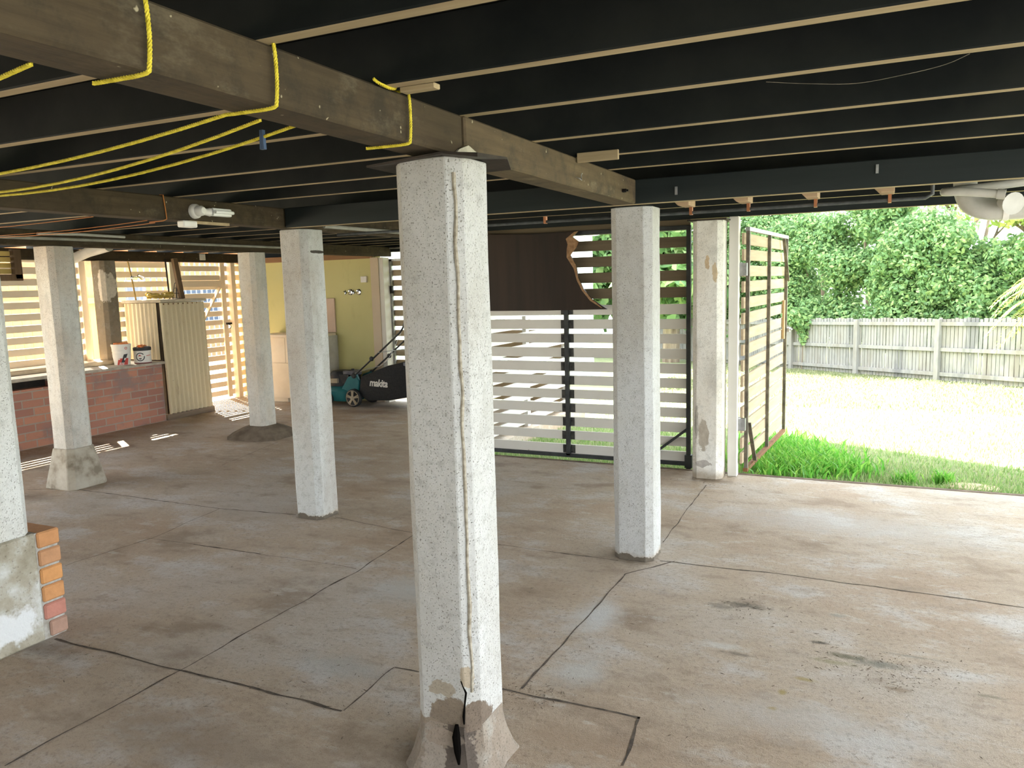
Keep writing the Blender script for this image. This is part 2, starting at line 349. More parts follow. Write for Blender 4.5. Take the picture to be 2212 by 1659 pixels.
# pale blocks under the outer bay, copper clips and the thin pipe they carry
for x, l in zip((.14, .45, .79, 1.14), ('block nearest the right post', 'second block out from the right post', 'third block out from the right post', 'block nearest the white drain pipes')):
    mm = MB(); mm.prism([(x, 2.0, 2.11), (x+.15, 2.0, 2.0), (x+.15, 2.0, 2.11)], (0,1,0), .0)
    mm = MB(); mm.prism([(x-.02, 2.14, 2.124), (x+.10, 2.14, 1.997), (x+.16, 2.14, 1.997), (x+.16, 2.14, 2.124)], (0,1,0), .165)
    tag(mm.build('timber_block', wood('pale_block_wood', (.34,.22,.13), (.48,.35,.22), 'x'), None, (x, 2.1, 1.99), .003), 'pale wedge-cut timber '+l+' under the joists', 'block', 'wedge-cut blocks behind the cross beam')
t = thing('water_pipe', (.8, 2.287, 1.965), 'thin grey pipe on copper clips running behind the dark cross beam', 'pipe')
mm = MB(); mm.tube([(-2.15, 2.287, 1.965), (-.2, 2.287, 1.966), (1.2, 2.287, 1.968), (1.44, 2.287, 1.968), (1.47, 2.29, 1.985), (1.47, 2.29, 2.12)], .009, 8); mm.build('pipe', noisy('dull_grey_pipe', (.04,.045,.045), (.08,.085,.085), 20, .5), t, smooth=True)
for x in (-.6, .28, .59, .93, 1.28):
    mm = MB(); mm.box((x-.008, 2.274, 1.955), (x+.008, 2.30, 1.997)); mm.build('clip', M['copper'], t)

# ------------------------------------------------------------------ concrete posts
def octo(x, y, s, c, z, dx=0, dy=0):
    return [(x-s+c, y-s, z), (x+s-c, y-s, z), (x+s, y-s+c, z), (x+s, y+s-c, z), (x+s-c, y+s, z), (x-s+c, y+s, z), (x-s, y+s-c, z), (x-s, y-s+c, z)]
def shaft(x, y, z0, z1, mat, parent, s=.1176, c=.040, name='shaft', groove=False):
    mm = MB(); R = []; n = max(2, int((z1-z0)/.1))
    for i in range(n+1):
        z = z0+(z1-z0)*i/n; r = octo(x, y, s, c, z)
        R.append([(px+mnoise.noise(Vector((px*20, py*20, z*4)))*.0035, py+mnoise.noise(Vector((px*20+9, py*20, z*4)))*.0035, pz) for px, py, pz in r])
    mm.rings(R); return mm.build(name, mat, parent, bevel=.003)
P1 = thing('concrete_post', (0,0,0), 'nearest central white concrete post with broken flared base and dark metal cap', 'post')
pm = post_mat('post_paint_central', [((.03,-.12,.20),(.085,.16,.085),(.19,.15,.11),.55), ((.105,-.09,.17),(.05,.09,.10),(.15,.115,.085),.6), ((.0,-.12,.30),(.05,.16,.03),(.30,.26,.20),1.2), ((.085,-.1,.35),(.022,.05,.05),(.36,.30,.22),1.1), ((-.07,-.12,.16),(.06,.1,.03),(.22,.175,.13),1.0)], .22, (.47,.47,.455), (.37,.355,.32), 1)
shaft(0, 0, 0.16, 1.985, pm, P1)
mm = MB(); rr_ = []
for i in range(13):
    z = .18*i/12; s_ = .1185+.040*(1-i/12)**1.8; ring = []
    o8 = [Vector(p) for p in octo(0, 0, s_, .045, z)]
    for k in range(8):
        for q in range(5):
            p = o8[k].lerp(o8[(k+1)%8], q/5); d = Vector((p.x,p.y,0)).normalized()
            p = p+d*(mnoise.noise(p*22)*.007+mnoise.noise(p*70)*.003)*(1-i/14); ring.append((p.x,p.y,z))
    rr_.append(ring)
mm.rings(rr_)
mm.build('flared_base', post_mat('base_mortar', [((.06,-.14,.08),(.07,.1,.14),(.095,.075,.06),.8), ((-.03,-.15,.06),(.05,.1,.09),(.30,.255,.21),.9), ((.0,-.14,.13),(.08,.1,.03),(.26,.21,.165),.9)], 0, (.245,.20,.155), (.175,.135,.10), 3), P1, smooth=True)
# ragged crack, shade of the hollow at its foot painted black, running up the corner chamfer
mm = MB(); c1 = []
for i in range(40):
    z = .30 + i*.042; c1.append((.098+mnoise.noise(Vector((z*9,0,0)))*.006, -.0985+mnoise.noise(Vector((z*9,0,0)))*.006, z))
mm.tube([(a, b, c) for a, b, c in c1], [.005+.007*abs(mnoise.noise(Vector((c*21,3,0)))) for _, _, c in c1], 6)
mm.build('raised_seam', noisy('dirty_mould_seam', (.22,.19,.14), (.46,.42,.34), 40, .95), P1)
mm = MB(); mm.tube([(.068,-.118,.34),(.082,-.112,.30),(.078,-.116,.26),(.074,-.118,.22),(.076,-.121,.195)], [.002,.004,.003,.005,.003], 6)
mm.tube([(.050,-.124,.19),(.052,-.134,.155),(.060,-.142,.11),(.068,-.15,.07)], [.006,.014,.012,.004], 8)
mm.build('crack', plain('crack_shade', (.004,.0035,.003), 1.0, 0, 0.0), P1)
cap = MB(); zc = 1.985
cap.add([(-.17,-.16,zc-.012),(.10,-.17,zc+.004),(.205,-.15,zc-.006),(.20,.06,zc+.008),(.165,.16,zc-.01),(-.17,.16,zc-.015), (0,0,zc+.016),
         (-.17,-.16,zc-.018),(.10,-.17,zc-.002),(.205,-.15,zc-.018),(.20,.06,zc+.002),(.165,.16,zc-.016),(-.17,.16,zc-.021),(0,0,zc+.010)],
        [(0,1,6),(1,2,6),(2,3,6),(3,4,6),(4,5,6),(5,0,6),(7,13,8),(8,13,9),(9,13,10),(10,13,11),(11,13,12),(12,13,7),(0,7,8,1),(1,8,9,2),(2,9,10,3),(3,10,11,4),(4,11,12,5),(5,12,7,0)])
cap.build('metal_cap', M['cap'], P1)
mm = MB(); mm.prism([(.068,-.05,1.998),(.075,.09,1.998),(.075,.085,2.02),(.075,.03,2.035),(.07,-.02,2.018)], (1,0,0), .008)
tag(mm.build('mortar_packer', M['mortar'], None, (.07,0,2.0)), 'broken pale mortar chip packed between the bearer and middle post cap', 'mortar')

P2 = thing('concrete_post', (0,2.1526,0), 'plain white concrete post second along the central bearer, right of the nearest post', 'post')
shaft(0, 2.1526, 0, 1.999, post_mat('post_paint_right', [((0,-.12,.0),(.3,.3,.035),(.12,.10,.075),1.2)], .06, (.44,.445,.435), (.38,.37,.34), 4), P2)
P3 = thing('concrete_post', (-2.35,2.1526,0), 'white concrete post in the middle distance, left of the nearest post', 'post')
shaft(-2.35, 2.1526, 0, 1.999, post_mat('post_paint_middle', [((0,-.12,.0),(.3,.3,.035),(.12,.10,.075),1.2), ((.10,.02,1.85),(.04,.1,.012),(.06,.05,.04),.5)], .05, (.49,.50,.48), (.38,.345,.30), 7), P3)
P4 = thing('concrete_post', (-4.91,2.1526,0), 'left white concrete post on a tall tapering concrete plinth', 'post')
shaft(-4.91, 2.1526, .30, 1.999, post_mat('post_paint_left', [], 0, (.60,.59,.54), (.53,.45,.36), 9), P4)
M['plinth'] = noisy('bare_concrete_plinth', (.20,.165,.12), (.36,.32,.25), 7, .9, c3=(.42,.38,.31), bump=.4)
mm = MB(); mm.rings([octo(-4.91, 2.1526, s, .045, z) for s, z in ((.185,0),(.165,.12),(.14,.26),(.127,.335))]); mm.build('plinth', M['plinth'], P4, bevel=.006)
P5 = thing('concrete_post', (-4.91,4.409,0), 'far white concrete post with a low spread footing, before the green wall', 'post')
shaft(-4.91, 4.409, .06, 1.999, post_mat('post_paint_far', [], .1, (.60,.58,.52), (.53,.46,.36), 12), P5)
mm = MB(); mm.rings([octo(-4.91, 4.409, s, s*.4, z) for s, z in ((.34,0),(.28,.05),(.19,.10),(.125,.125))]); mm.build('footing', noisy('dark_footing', (.10,.075,.05), (.20,.155,.11), 7, .95), P5, bevel=.004)
P6 = thing('concrete_post', (.02,4.16,0), 'white concrete post with peeling paint at the yard gateway', 'post')
shaft(.02, 4.16, 0, 2.04, post_mat('post_paint_gate', [((-.02,-.12,.36),(.045,.2,.13),(.36,.315,.25),.6), ((-.08,-.12,.45),(.02,.2,.14),(.38,.35,.3),1.0), ((-.03,-.12,.12),(.07,.2,.03),(.36,.33,.29),1.0), ((.0,-.1,1.72),(.02,.2,.05),(.50,.38,.24),1.1), ((.06,-.1,1.64),(.02,.2,.08),(.52,.42,.28),1.1)], .1, (.68,.66,.60), (.58,.53,.44), 15), P6)
mm = MB(); mm.box((-.13,4.02,2.04),(.17,4.4,2.052)); mm.build('metal_cap', M['cap'], P6)
P0 = thing('concrete_post', (-2.35,-.08,.525), 'white concrete post standing on the brick edged pier at the left border', 'post')
shaft(-2.36, -.085, .525, 1.999, post_mat('post_paint_pier', [], .0, (.60,.61,.58), (.54,.53,.48), 18), P0)
P7 = thing('concrete_post', (-7.32,4.45,.74), 'grey stained concrete post rising from the brick ledge by the buckets', 'post')
shaft(-7.30, 4.46, .74, 1.999, post_mat('post_paint_ledge', [((.1,-.12,.95),(.06,.3,.2),(.56,.50,.40),.7)], .7, (.22,.18,.125), (.16,.13,.09), 21), P7, .11)
# rendered pier with a column of bricks at its corner
PR = thing('brick_pier', (-2.4,-.15,0), 'low rendered pier with one exposed column of orange bricks', 'pier')
t_ = NT('flaking_render'); g = t_.noise(3.2, 5, .65); f = t_.noise(60, 4, .7)
c = t_.ramp(g, [(.34, (.22,.19,.13)), (.5, (.34,.31,.24)), (.62, (.52,.53,.50))]); c = t_.mix(t_.math('MULTIPLY', t_.sstep(f, .55, .7), .6), c, (.10,.085,.055))
c = t_.mix(t_.blob((.16,.02,.12),(.2,.16,.10),.9,12,.4), c, (.60,.61,.60))
mm = MB(); mm.box((-2.72,-.40,0), (-2.252,.045,.52)); mm.build('render_face', t_.finish(c, .9, f, .7, .008), PR, bevel=.008)
mm = MB(); mm.box((-2.70,.04,0),(-2.262,.152,.515)); mm.build('mortar_bed', noisy('grey_mortar', (.26,.24,.20), (.42,.40,.36), 30, .95, bump=.5), PR)
bc = [(.50,.24,.10),(.46,.24,.12),(.56,.27,.10),(.52,.25,.10),(.44,.19,.14),(.36,.22,.16)]
for i in range(6):
    mm = MB(); dz = .087*i+.006; mm.box((-2.71,.052-(.0 if i else -.02),dz), (-2.250,.160,dz+.075))
    mm.build('brick', noisy('orange_brick', tuple(k*.85 for k in bc[5-i]), bc[5-i], 26, .9, bump=.5), PR, bevel=.007)

# ------------------------------------------------------------------ gate screen toward the yard
G = thing('slatted_gate', (-1.2,4.40,0), 'closed gate of horizontal slats, white below and brown above, black steel frame', 'gate')
def slat(mm, x0, x1, z, h, y, t=.022, sag=0):
    mm.box((x0, y, z), (x1, y+t, z+h))
mw = MB(); mb = MB()
for k in range(11):
    z = .045+k*.1262; mw.box((-2.27, 4.41, z+rnd.uniform(-.004,.004)), (-.19, 4.432, z+.083))
for k in range(5):
    z = 1.445+k*.138; mb.box((-2.27, 4.41, z), (-.19, 4.432, z+.088))
mw.build('white_slats', M['slat_white'], G, bevel=.002); mb.build('brown_slats', M['slat_brown'], G, bevel=.002)
f = MB(); f.box((-.215,4.375,-.02),(-.18,4.41,2.02)); f.build('end_stile', M['frame_dark'], G)
f = MB(); f.box((-1.312,4.385,.03),(-1.272,4.41,2.0)); f.build('middle_stile', M['frame_dark'], G)
f = MB(); f.box((-2.27,4.385,2.0),(-.18,4.41,2.035)); f.build('top_rail', M['frame_dark'], G)
f = MB(); f.box((-2.27,4.385,.012),(-.18,4.41,.045)); f.build('bottom_rail', M['frame_dark'], G)
f = MB(); f.bar((-.55,4.385,.06),(-.21,4.385,.33),.022,.03,(0,1,0)); f.build('corner_brace', M['frame_dark'], G)
f = MB()
for k in range(11):
    z = .045+k*.1262; f.box((-1.345-rnd.random()*.01,4.406,z+.004),(-1.235+rnd.random()*.01,4.4105,z+.079))
f.build('bitumen_smears', noisy('black_smear', (.015,.015,.015), (.08,.075,.065), 16, .8), G)
f = MB(); f.box((-.225,4.36,.0),(-.165,4.42,.11)); f.build('drop_bolt', M['frame_dark'], G)
# dark sheet with a scooped edge hung before the gate
pts = [(1040,507),(1150,506),(1249,499),(1236,512),(1250,522),(1246,533),(1226,540),(1232,552),(1244,572),(1249,600),(1260,624),(1278,646),(1312,668),(1180,671),(1040,672)]
S = thing('plywood_sheet', (-1.4,4.33,1.35), 'dark brown plywood sheet with scooped torn edge hung on the slatted gate', 'sheet')
mm = MB(); mm.prism([at(u, v, y=4.335) for u, v in pts], (0,1,0), .018); mm.build('panel', M['ply'], S)
mm = MB(); e = [(1249,499),(1236,512),(1250,522),(1246,533),(1232,552),(1244,572),(1249,600),(1260,624),(1278,646),(1300,664)]
inn = [(1240,501),(1222,516),(1226,528),(1224,540),(1224,556),(1239,580),(1246,606),(1257,628),(1275,650),(1300,666)]
A = [at(u, v, y=4.333) for u, v in e]; B = [at(u, v, y=4.333) for u, v in inn]
mm.add(A+B, [(i, i+1, len(A)+i+1, len(A)+i) for i in range(len(A)-1)]); mm.build('torn_edge', M['ply_edge'], S)
for x in (-1.9,-1.25):
    mm = MB(); mm.box((x,4.34,1.98),(x+.015,4.40,2.03)); mm.build('hanging_strap', M['frame_dark'], S)

# white timber gatepost and the open leaf
tag((lambda mm: (mm.box((.16,4.19,0),(.235,4.27,2.07)), mm.build('timber_gatepost', M['white_post'], None, (.2,4.23,0), .004))[1])(MB()), 'white timber gatepost bolted beside the peeling concrete post', 'gatepost')
a0, a1 = Vector((.275,4.30,0)), Vector((.375,6.15,0)); du = (a1-a0).normalized(); nn = Vector((du.y,-du.x,0))
OG = thing('slatted_gate', tuple(a0), 'open timber slat gate swung out onto the grass', 'gate')
def gp(s, z, o=0): q = a0+du*s+nn*o; return Vector((q.x, q.y, z))
LG = (a1-a0).length; mm = MB()
for k in range(15):
    z = .10+k*.1255; mm.bar(gp(-.06, z+.042, -.012), gp(LG-.02, z+.042+.01*math.sin(k*3)*.5, -.012), .022, .088)
mm.build('slats', M['slat_gate'], OG, bevel=.002)
for s, n_ in ((.02,'hinge_stile'),(LG*.5,'middle_stile'),(LG-.02,'latch_stile')):
    mm = MB(); mm.bar(gp(s, .02, .012), gp(s, 1.985, .012), .028, .032, tuple(du)); mm.build(n_, M['frame_grey'], OG)
mm = MB(); mm.bar(gp(0,1.975,.01), gp(LG,1.975,.01), .035,.03); mm.build('top_rail', M['galv'], OG)
mm = MB(); mm.bar(gp(0,.035,.01), gp(LG,.035,.01), .035,.03); mm.build('bottom_rail', M['rust'], OG)
for pa, pb in ((gp(LG-.03,1.55,.032), gp(LG-.30,1.95,.032)), (gp(.03,.42,.032), gp(.28,.06,.032))):
    mm = MB(); mm.bar(pa, pb, .014,.03,tuple(nn)); mm.build('corner_brace', M['frame_grey'], OG)
mm = MB(); mm.bar(gp(LG-.14,.98,.014), gp(LG-.14,1.36,.014), .02,.05,tuple(du)); mm.build('upright_batten', wood('raw_batten', (.42,.27,.13), (.56,.40,.22), 'z'), OG)
mm = MB(); mm.bar(gp(LG-.02,1.06,.035), gp(LG+.06,1.06,.035), .03,.04); mm.tube([gp(LG+.0,1.06,.06), gp(LG+.08,1.06,.06)], .008, 8); mm.build('latch', M['galv'], OG)
for z in (.42,1.66):
    mm = MB(); mm.box((.215,4.24,z-.05),(.29,4.29,z+.05)); mm.tube([(.24,4.285,z-.055),(.24,4.285,z+.055)], .011, 8); mm.build('hinge', M['galv'], OG)

# ------------------------------------------------------------------ wing walls (slats), green wall, left wall
m = MB()
for k in range(15):
    z = .05+k*.132
    m.box((-2.30,4.62,z),(-2.278,7.05,z+.085))
for y in (4.6,5.8,7.0): m.box((-2.345,y-.04,0),(-2.30,y+.04,2.05))
wr = struct(m.build('wall_right', M['slat_white_y'], None, (-2.3,5.8,0)))
m = MB(); m.box((-7.62,6.93,0),(-5.06,7.05,2.06))
t_ = NT('olive_green_wall_paint'); g = t_.noise(1.6, 4, .55); g2 = t_.noise(7, 5, .6, (1,1,.4))
c = t_.mix(g, (.50,.47,.20), (.56,.53,.24)); c = t_.mix(t_.math('MULTIPLY', t_.sstep(g2, .58, .72), .3), c, (.40,.38,.17))
struct(m.build('wall_back', t_.finish(c, .65, g2, .1, .004), None, (-6.3,7,0)))
m = MB(); m.box((-7.62,6.90,1.985),(-5.1,6.93,2.06)); struct(m.build('trim_1', wood('brown_top_trim', (.22,.12,.06), (.34,.20,.10), 'x'), None, (-6.3,6.9,2)))
# cracked white boxed post at the end of the green wall and the one behind it
BP = thing('boxed_post', (-4.93,6.95,0), 'cream boxed timber post with dark cracks at the end of the green wall', 'post')
mm = MB(); mm.box((-5.10,6.86,0),(-4.967,7.0,1.995)); t_ = NT('cracked_cream_boards'); fz = t_.noise(16, 5, .7, (1,1,.10)); c = t_.mix(t_.noise(3,3), (.60,.50,.36), (.52,.42,.30))
c = t_.mix(t_.sstep(fz, .70, .73), c, (.14,.08,.05)); mm.build('boards', t_.finish(c, .7, fz, .3, .004), BP, bevel=.003)
mm = MB(); mm.box((-4.965,6.87,0),(-4.895,7.02,1.99)); mm.build('corner_board', M['white_post'], BP, bevel=.003)
BG = thing('slatted_gate', (-3.6,7.05,0), 'steel framed slat gate at the back right of the green wall', 'gate')
mm = MB()
for k in range(14):
    z = .08+k*.138; mm.box((-4.93,7.05,z),(-2.36,7.072,z+.085))
mm.build('slats', wood('tan_slats', (.34,.26,.16), (.50,.41,.28), 'x', 18), BG, bevel=.002)
for x, n_ in ((-4.90,'hinge_stile'),(-3.5,'middle_stile'),(-2.38,'latch_stile')):
    mm = MB(); mm.box((x,7.02,.03),(x+.04,7.05,1.97)); mm.build(n_, M['galv'], BG)
mm = MB(); mm.box((-4.90,7.02,1.94),(-2.35,7.05,1.97)); mm.build('top_rail', M['galv'], BG)
mm = MB(); mm.box((-4.885,6.995,1.5),(-4.85,7.03,1.60)); mm.build('hinge', M['black_iron'], BG)

# left slatted wall (over the ledge) in three bays between uprights
m = MB()
def bay(y0, y1, z0, z1, pitch, h, x=-7.56):
    z = z0
    while z+h < z1:
        m.box((x, y0, z), (x+.032, y1, z+h)); z += pitch
bay(3.3, 4.36, .80, 2.08, .131, .078); bay(4.52, 5.62, .80, 2.09, .125, .075); bay(6.63, 6.925, .06, 2.1, .130, .078)
m.box((-7.6,1.4,.0),(-7.56,3.3,2.05))
wl = struct(m.build('wall_left', M['slat_cream_y'], None, (-7.56,3,0)))
for y0, y1, x in ((4.28,4.36,-7.55),(4.60,4.66,-7.55),(3.10,3.22,-7.52)):
    m = MB(); m.box((x,y0,.76),(x+.05,y1,2.02)); struct(m.build('trim_2' if y0 < 4 else 'trim_3', M['cream_post'], None, (x,y0,.76)))
m = MB(); m.box((-7.53,5.58,0),(-7.45,5.70,2.04)); struct(m.build('trim_4', M['cream_post'], None, (-7.5,5.6,0)))
SG = thing('slatted_gate', (-7.5,6.2,0), 'cream slat gate with diagonal brace beside the corrugated cupboard', 'gate')
mm = MB()
for k in range(16):
    z = .06+k*.130; mm.box((-7.565,5.74,z),(-7.54,6.62,z+.078))
mm.build('slats', M['slat_cream_y'], SG, bevel=.002)
for y, n_ in ((5.74,'hinge_stile'),(6.54,'latch_stile')):
    mm = MB(); mm.box((-7.54,y,.03),(-7.51,y+.08,2.0)); mm.build(n_, M['cream_post'], SG)
mm = MB(); mm.box((-7.54,5.74,1.66),(-7.515,6.6,1.75)); mm.build('upper_rail', M['slat_cream_y'], SG)
mm = MB(); mm.bar((-7.525,5.80,.72),(-7.525,6.52,1.66),.022,.07,(1,0,0)); mm.build('diagonal_brace', M['cream_post'], SG)
mm = MB(); mm.box((-7.51,6.58,1.10),(-7.47,6.66,1.13)); mm.tube([(-7.49,6.62,1.10),(-7.49,6.66,1.08),(-7.49,6.64,1.04)],.006,6); mm.build('latch', M['black_iron'], SG)
CP = thing('timber_upright', (-7.5,6.75,0), 'cream timber upright at the far left corner beside the braced gate', 'post')
mm = MB(); mm.box((-7.56,6.68,0),(-7.44,6.76,2.04)); mm.build('board', M['cream_post'], CP, bevel=.003)
CP2 = thing('timber_upright', (-7.35,6.88,0), 'pair of cream boards standing against the left end of the green wall', 'post')
for i, (x0, x1) in enumerate(((-7.42,-7.31),(-7.29,-7.15))):
    mm = MB(); mm.box((x0,6.84,0),(x1,6.925,1.97)); mm.build('board', M['cream_post'], CP2, bevel=.003)
mm = MB(); mm.box((-7.44,6.83,1.68),(-7.14,6.845,1.72)); mm.build('batten', M['cream_post'], CP2)

# brick bench wall with its ledge
def brick_mat():
    t = NT('old_red_brick'); b = t.n('ShaderNodeTexBrick'); mp = t.n('ShaderNodeMapping'); t.l(t.tc.outputs['Object'], mp.inputs[0])
    mp.inputs['Rotation'].default_value = (math.pi/2, 0, math.pi/2)
    sx = t.n('ShaderNodeSeparateXYZ'); t.l(t.tc.outputs['Object'], sx.inputs[0]); cb = t.n('ShaderNodeCombineXYZ'); t.l(sx.outputs['Y'], cb.inputs[0]); t.l(sx.outputs['Z'], cb.inputs[1])
    t.l(cb.outputs[0], b.inputs['Vector']); b.inputs['Scale'].default_value = 1.0; b.inputs['Brick Width'].default_value = .24; b.inputs['Row Height'].default_value = .086
    b.inputs['Mortar Size'].default_value = .008; b.inputs['Mortar Smooth'].default_value = .2; b.inputs['Bias'].default_value = -.1
    b.inputs['Color1'].default_value = (.52,.25,.17,1); b.inputs['Color2'].default_value = (.34,.17,.14,1); b.inputs['Mortar'].default_value = (.40,.33,.27,1)
    g = t.noise(2.6, 4, .6); f = t.noise(20, 5, .65)
    c = t.mix(t.math('MULTIPLY', t.sstep(g, .52, .66), .8), b.outputs['Color'], (.27,.20,.185)); c = t.mix(t.math('MULTIPLY', t.sstep(f, .5, .75), .5), c, (.42,.20,.11))
    return t.finish(c, .9, t.math('SUBTRACT', t.math('MULTIPLY', f, .5), b.outputs['Fac']), .6, .008, 0, .2)
m = MB(); m.box((-6.97,3.36,0),(-6.85,4.80,.715)); m.box((-6.97,1.4,0),(-6.85,3.36,.63)); m.box((-7.5,3.36,.60),(-6.97,4.78,.715)); m.box((-6.97,1.4,.63),(-6.85,1.6,.715)); m.box((-7.5,1.4,0),(-6.97,1.6,.715))  # last box added to block light into the ledge recess
m2 = m
wb = struct(m.build('wall_brick', brick_mat(), None, (-6.9,3,0)))
m = MB(); m.box((-7.5,1.6,0),(-6.975,3.36,.70)); struct(m.build('trim_shade_fill', noisy('recess_shade_dark', (.012,.009,.007), (.03,.022,.016), 8, .9), None, (-7.2,2.5,0)))  # added dark block; its colour stands for shade inside the ledge recess
m = MB(); m.box((-7.56,1.6,.717),(-6.82,4.84,.748)); struct(m.build('ledge_slab_trim_5'.replace('ledge_slab_',''), noisy('grey_cement_ledge', (.34,.30,.24), (.52,.48,.40), 8, .85), None, (-7.2,3,.717), .006))
m = MB(); m.box((-7.54,2.2,.748),(-7.18,4.62,.80)); struct(m.build('trim_6', noisy('cream_cement_kerb', (.48,.38,.26), (.58,.48,.34), 8, .85), None, (-7.3,3,.748), .006))

# ------------------------------------------------------------------ corrugated cupboard
CU = thing('corrugated_cupboard', (-7.15,5.18,0), 'cupboard clad in cream corrugated iron beside the brick bench', 'cupboard')
t_ = NT('cream_corrugated_iron'); g = t_.noise(2.2, 5, .6, (1,1,.5)); gr = t_.noise(9, 5, .6, (1,1,.25)); sx = t_.n('ShaderNodeSeparateXYZ'); t_.l(t_.tc.outputs['Object'], sx.inputs[0])
c = t_.mix(g, (.74,.65,.45), (.64,.55,.36)); c = t_.mix(t_.math('MULTIPLY', t_.sstep(gr, .55, .75), .55), c, (.26,.19,.10))
c = t_.mix(t_.sstep(t_.noise(60,2,.5), .72, .76), c, (.16,.10,.06)); M['corr'] = t_.finish(c, .6, gr, .1, .003)
def corrugated(P, Q, z0, z1, amp, wl, out, tilt=0):
    P, Q, out = Vector(P), Vector(Q), Vector(out); L = (Q-P).length; n = int(L/wl*8); mm = MB(); vs = []; fs = []
    for i in range(n+1):
        s = i/n; o = amp*math.sin(2*math.pi*s*L/wl)
        b = P.lerp(Q, s)+out*(o+tilt); tt = P.lerp(Q, s)+out*o
        vs += [(b.x,b.y,z0),(tt.x,tt.y,z1)]
    k = len(vs); vs += [tuple(Vector(v)-out*.002) for v in vs]
    for i in range(n): fs += [(2*i,2*i+2,2*i+3,2*i+1), (k+2*i+1,k+2*i+3,k+2*i+2,k+2*i)]
    fs += [(0,1,k+1,k), (2*n,k+2*n,k+2*n+1,2*n+1)] + [(2*i,k+2*i,k+2*i+2,2*i+2) for i in range(n)] + [(2*i+1,2*i+3,k+2*i+3,k+2*i+1) for i in range(n)]
    return mm.add(vs, fs)
corrugated((-6.86,4.85,0),(-6.86,5.56,0),.075,1.47,.022,.071,(1,0,0),.025).build('front_sheet', M['corr'], CU, smooth=True)
corrugated((-7.50,4.86,0),(-6.93,4.86,0),.76,1.47,.009,.071,(0,-1,0)).build('side_sheet', M['corr'], CU, smooth=True)
mm = MB(); mm.box((-7.52,4.84,1.475),(-6.83,5.58,1.51)); mm.build('top_board', noisy('pale_cupboard_top', (.44,.38,.27), (.58,.52,.40), 9, .8), CU, bevel=.004)
mm = MB(); mm.box((-7.5,4.87,.72),(-6.89,5.54,1.47)); mm.box((-6.98,4.87,.02),(-6.89,5.54,.72)); mm.build('timber_carcass', noisy('dark_carcass', (.02,.015,.01), (.05,.035,.02), 8, .9), CU)
mm = MB(); mm.box((-6.92,4.82,0),(-6.84,5.60,.07)); mm.build('base_plinth', noisy('grey_base_timber', (.16,.12,.085), (.27,.21,.15), 8, .9, (1,.1,1)), CU, bevel=.003)
for i in range(8):
    mm = MB(); mm.lathe([(.009,0),(.009,.004),(.003,.007)], (-6.846,4.90+i*.076,1.455), (1,0,0), 8); mm.build('roofing_screw', M['rust'], CU)

# things on the cupboard
rp = thing('hose_coil', tuple(at(330,640,x=-7.1)), 'heap of translucent yellow hose lying on the corrugated cupboard', 'hose')
mm = MB(); P_ = []
for i in range(260):
    a = i*.19; r = .085+.055*math.sin(i*.37); P_.append((-7.12+r*.7*math.cos(a)+.02*math.sin(i*.5), 5.10+r*1.35*math.sin(a), 1.523+.075*abs(math.sin(i*.11))*(1-.5*abs(math.cos(a)))+.012*math.sin(i*.9)**2))
mm.tube(P_, .0085, 6); mm.build('coil', noisy('yellow_hose', (.50,.36,.06), (.68,.52,.14), 20, .35), rp, smooth=True)
WB = thing('wire_basket', (-7.2,5.42,1.51), 'small upright wire frame standing on the corrugated cupboard', 'wire frame')
mm = MB(); c0 = at(395,640,x=-7.25); c0 = Vector((-7.25, min(c0.y,5.5), 1.512))
for k in range(7):
    a = 2*math.pi*k/7; mm.tube([c0+Vector((.07*math.cos(a),.07*math.sin(a),0)), c0+Vector((.05*math.cos(a),.05*math.sin(a),.12)), c0+Vector((.03*math.cos(a),.03*math.sin(a),.2)), c0+Vector((0,0,.23))], 0.0042, 5)
for r, z in ((.07,.003),(.058,.07),(.044,.14)): mm.tube([c0+Vector((r*math.cos(2*math.pi*k/20), r*math.sin(2*math.pi*k/20), z)) for k in range(21)], .004, 5)
mm.build('wires', M['black_iron'], WB)
t = thing('tap_pipe', (-7.42,4.92,1.51), 'brass riser pipe with garden tap behind the corrugated cupboard', 'tap')
mm = MB(); mm.tube([(-7.42,4.98,1.51),(-7.42,4.95,1.75),(-7.42,4.90,2.05)], .010, 8); mm.build('riser', noisy('old_brass', (.22,.15,.05), (.36,.26,.10), 20, .5, metal=.6), t, smooth=True)
mm = MB(); mm.lathe([(.016,0),(.02,.02),(.016,.05)], (-7.42,4.94,1.77), (0,0,1), 10); mm.tube([(-7.42,4.94,1.80),(-7.38,5.02,1.80),(-7.37,5.05,1.77)], .012, 8); mm.build('tap_body', M['chrome'], t, smooth=True)
mm = MB(); mm.tube([(-7.40,5.03,1.83),(-7.36,5.08,1.80)], .006, 6); mm.tube([(-7.39,5.0,1.80),(-7.39,5.03,1.84)], .006, 6); mm.build('tap_handle', M['chrome'], t)
o = MB().tube([(-7.44,4.70,1.45),(-7.44,4.69,2.05)], .010, 8).build('riser_pipe', noisy('old_brass_pipe', (.20,.13,.05), (.34,.24,.10), 20, .5, metal=.6), None, (-7.44,4.70,1.45), smooth=True); tag(o, 'plain thin brass pipe left of the garden tap', 'pipe')
o = MB().tube([(-7.35,5.45,1.51),(-7.35,5.43,2.04)], .011, 8).build('steel_rod', M['black_iron'], None, (-7.35,5.5,1.51), smooth=True); tag(o, 'dark steel rod rising from the cupboard top to the bearer', 'rod')
o = MB().bar((-7.20,5.52,1.51),(-7.20,5.44,2.04),.05,.07,(0,1,0)).build('timber_batten', M['brown_wood_z'], None, (-7.2,5.5,1.51), .003); tag(o, 'brown timber batten standing on the cupboard top right of the rod', 'batten')

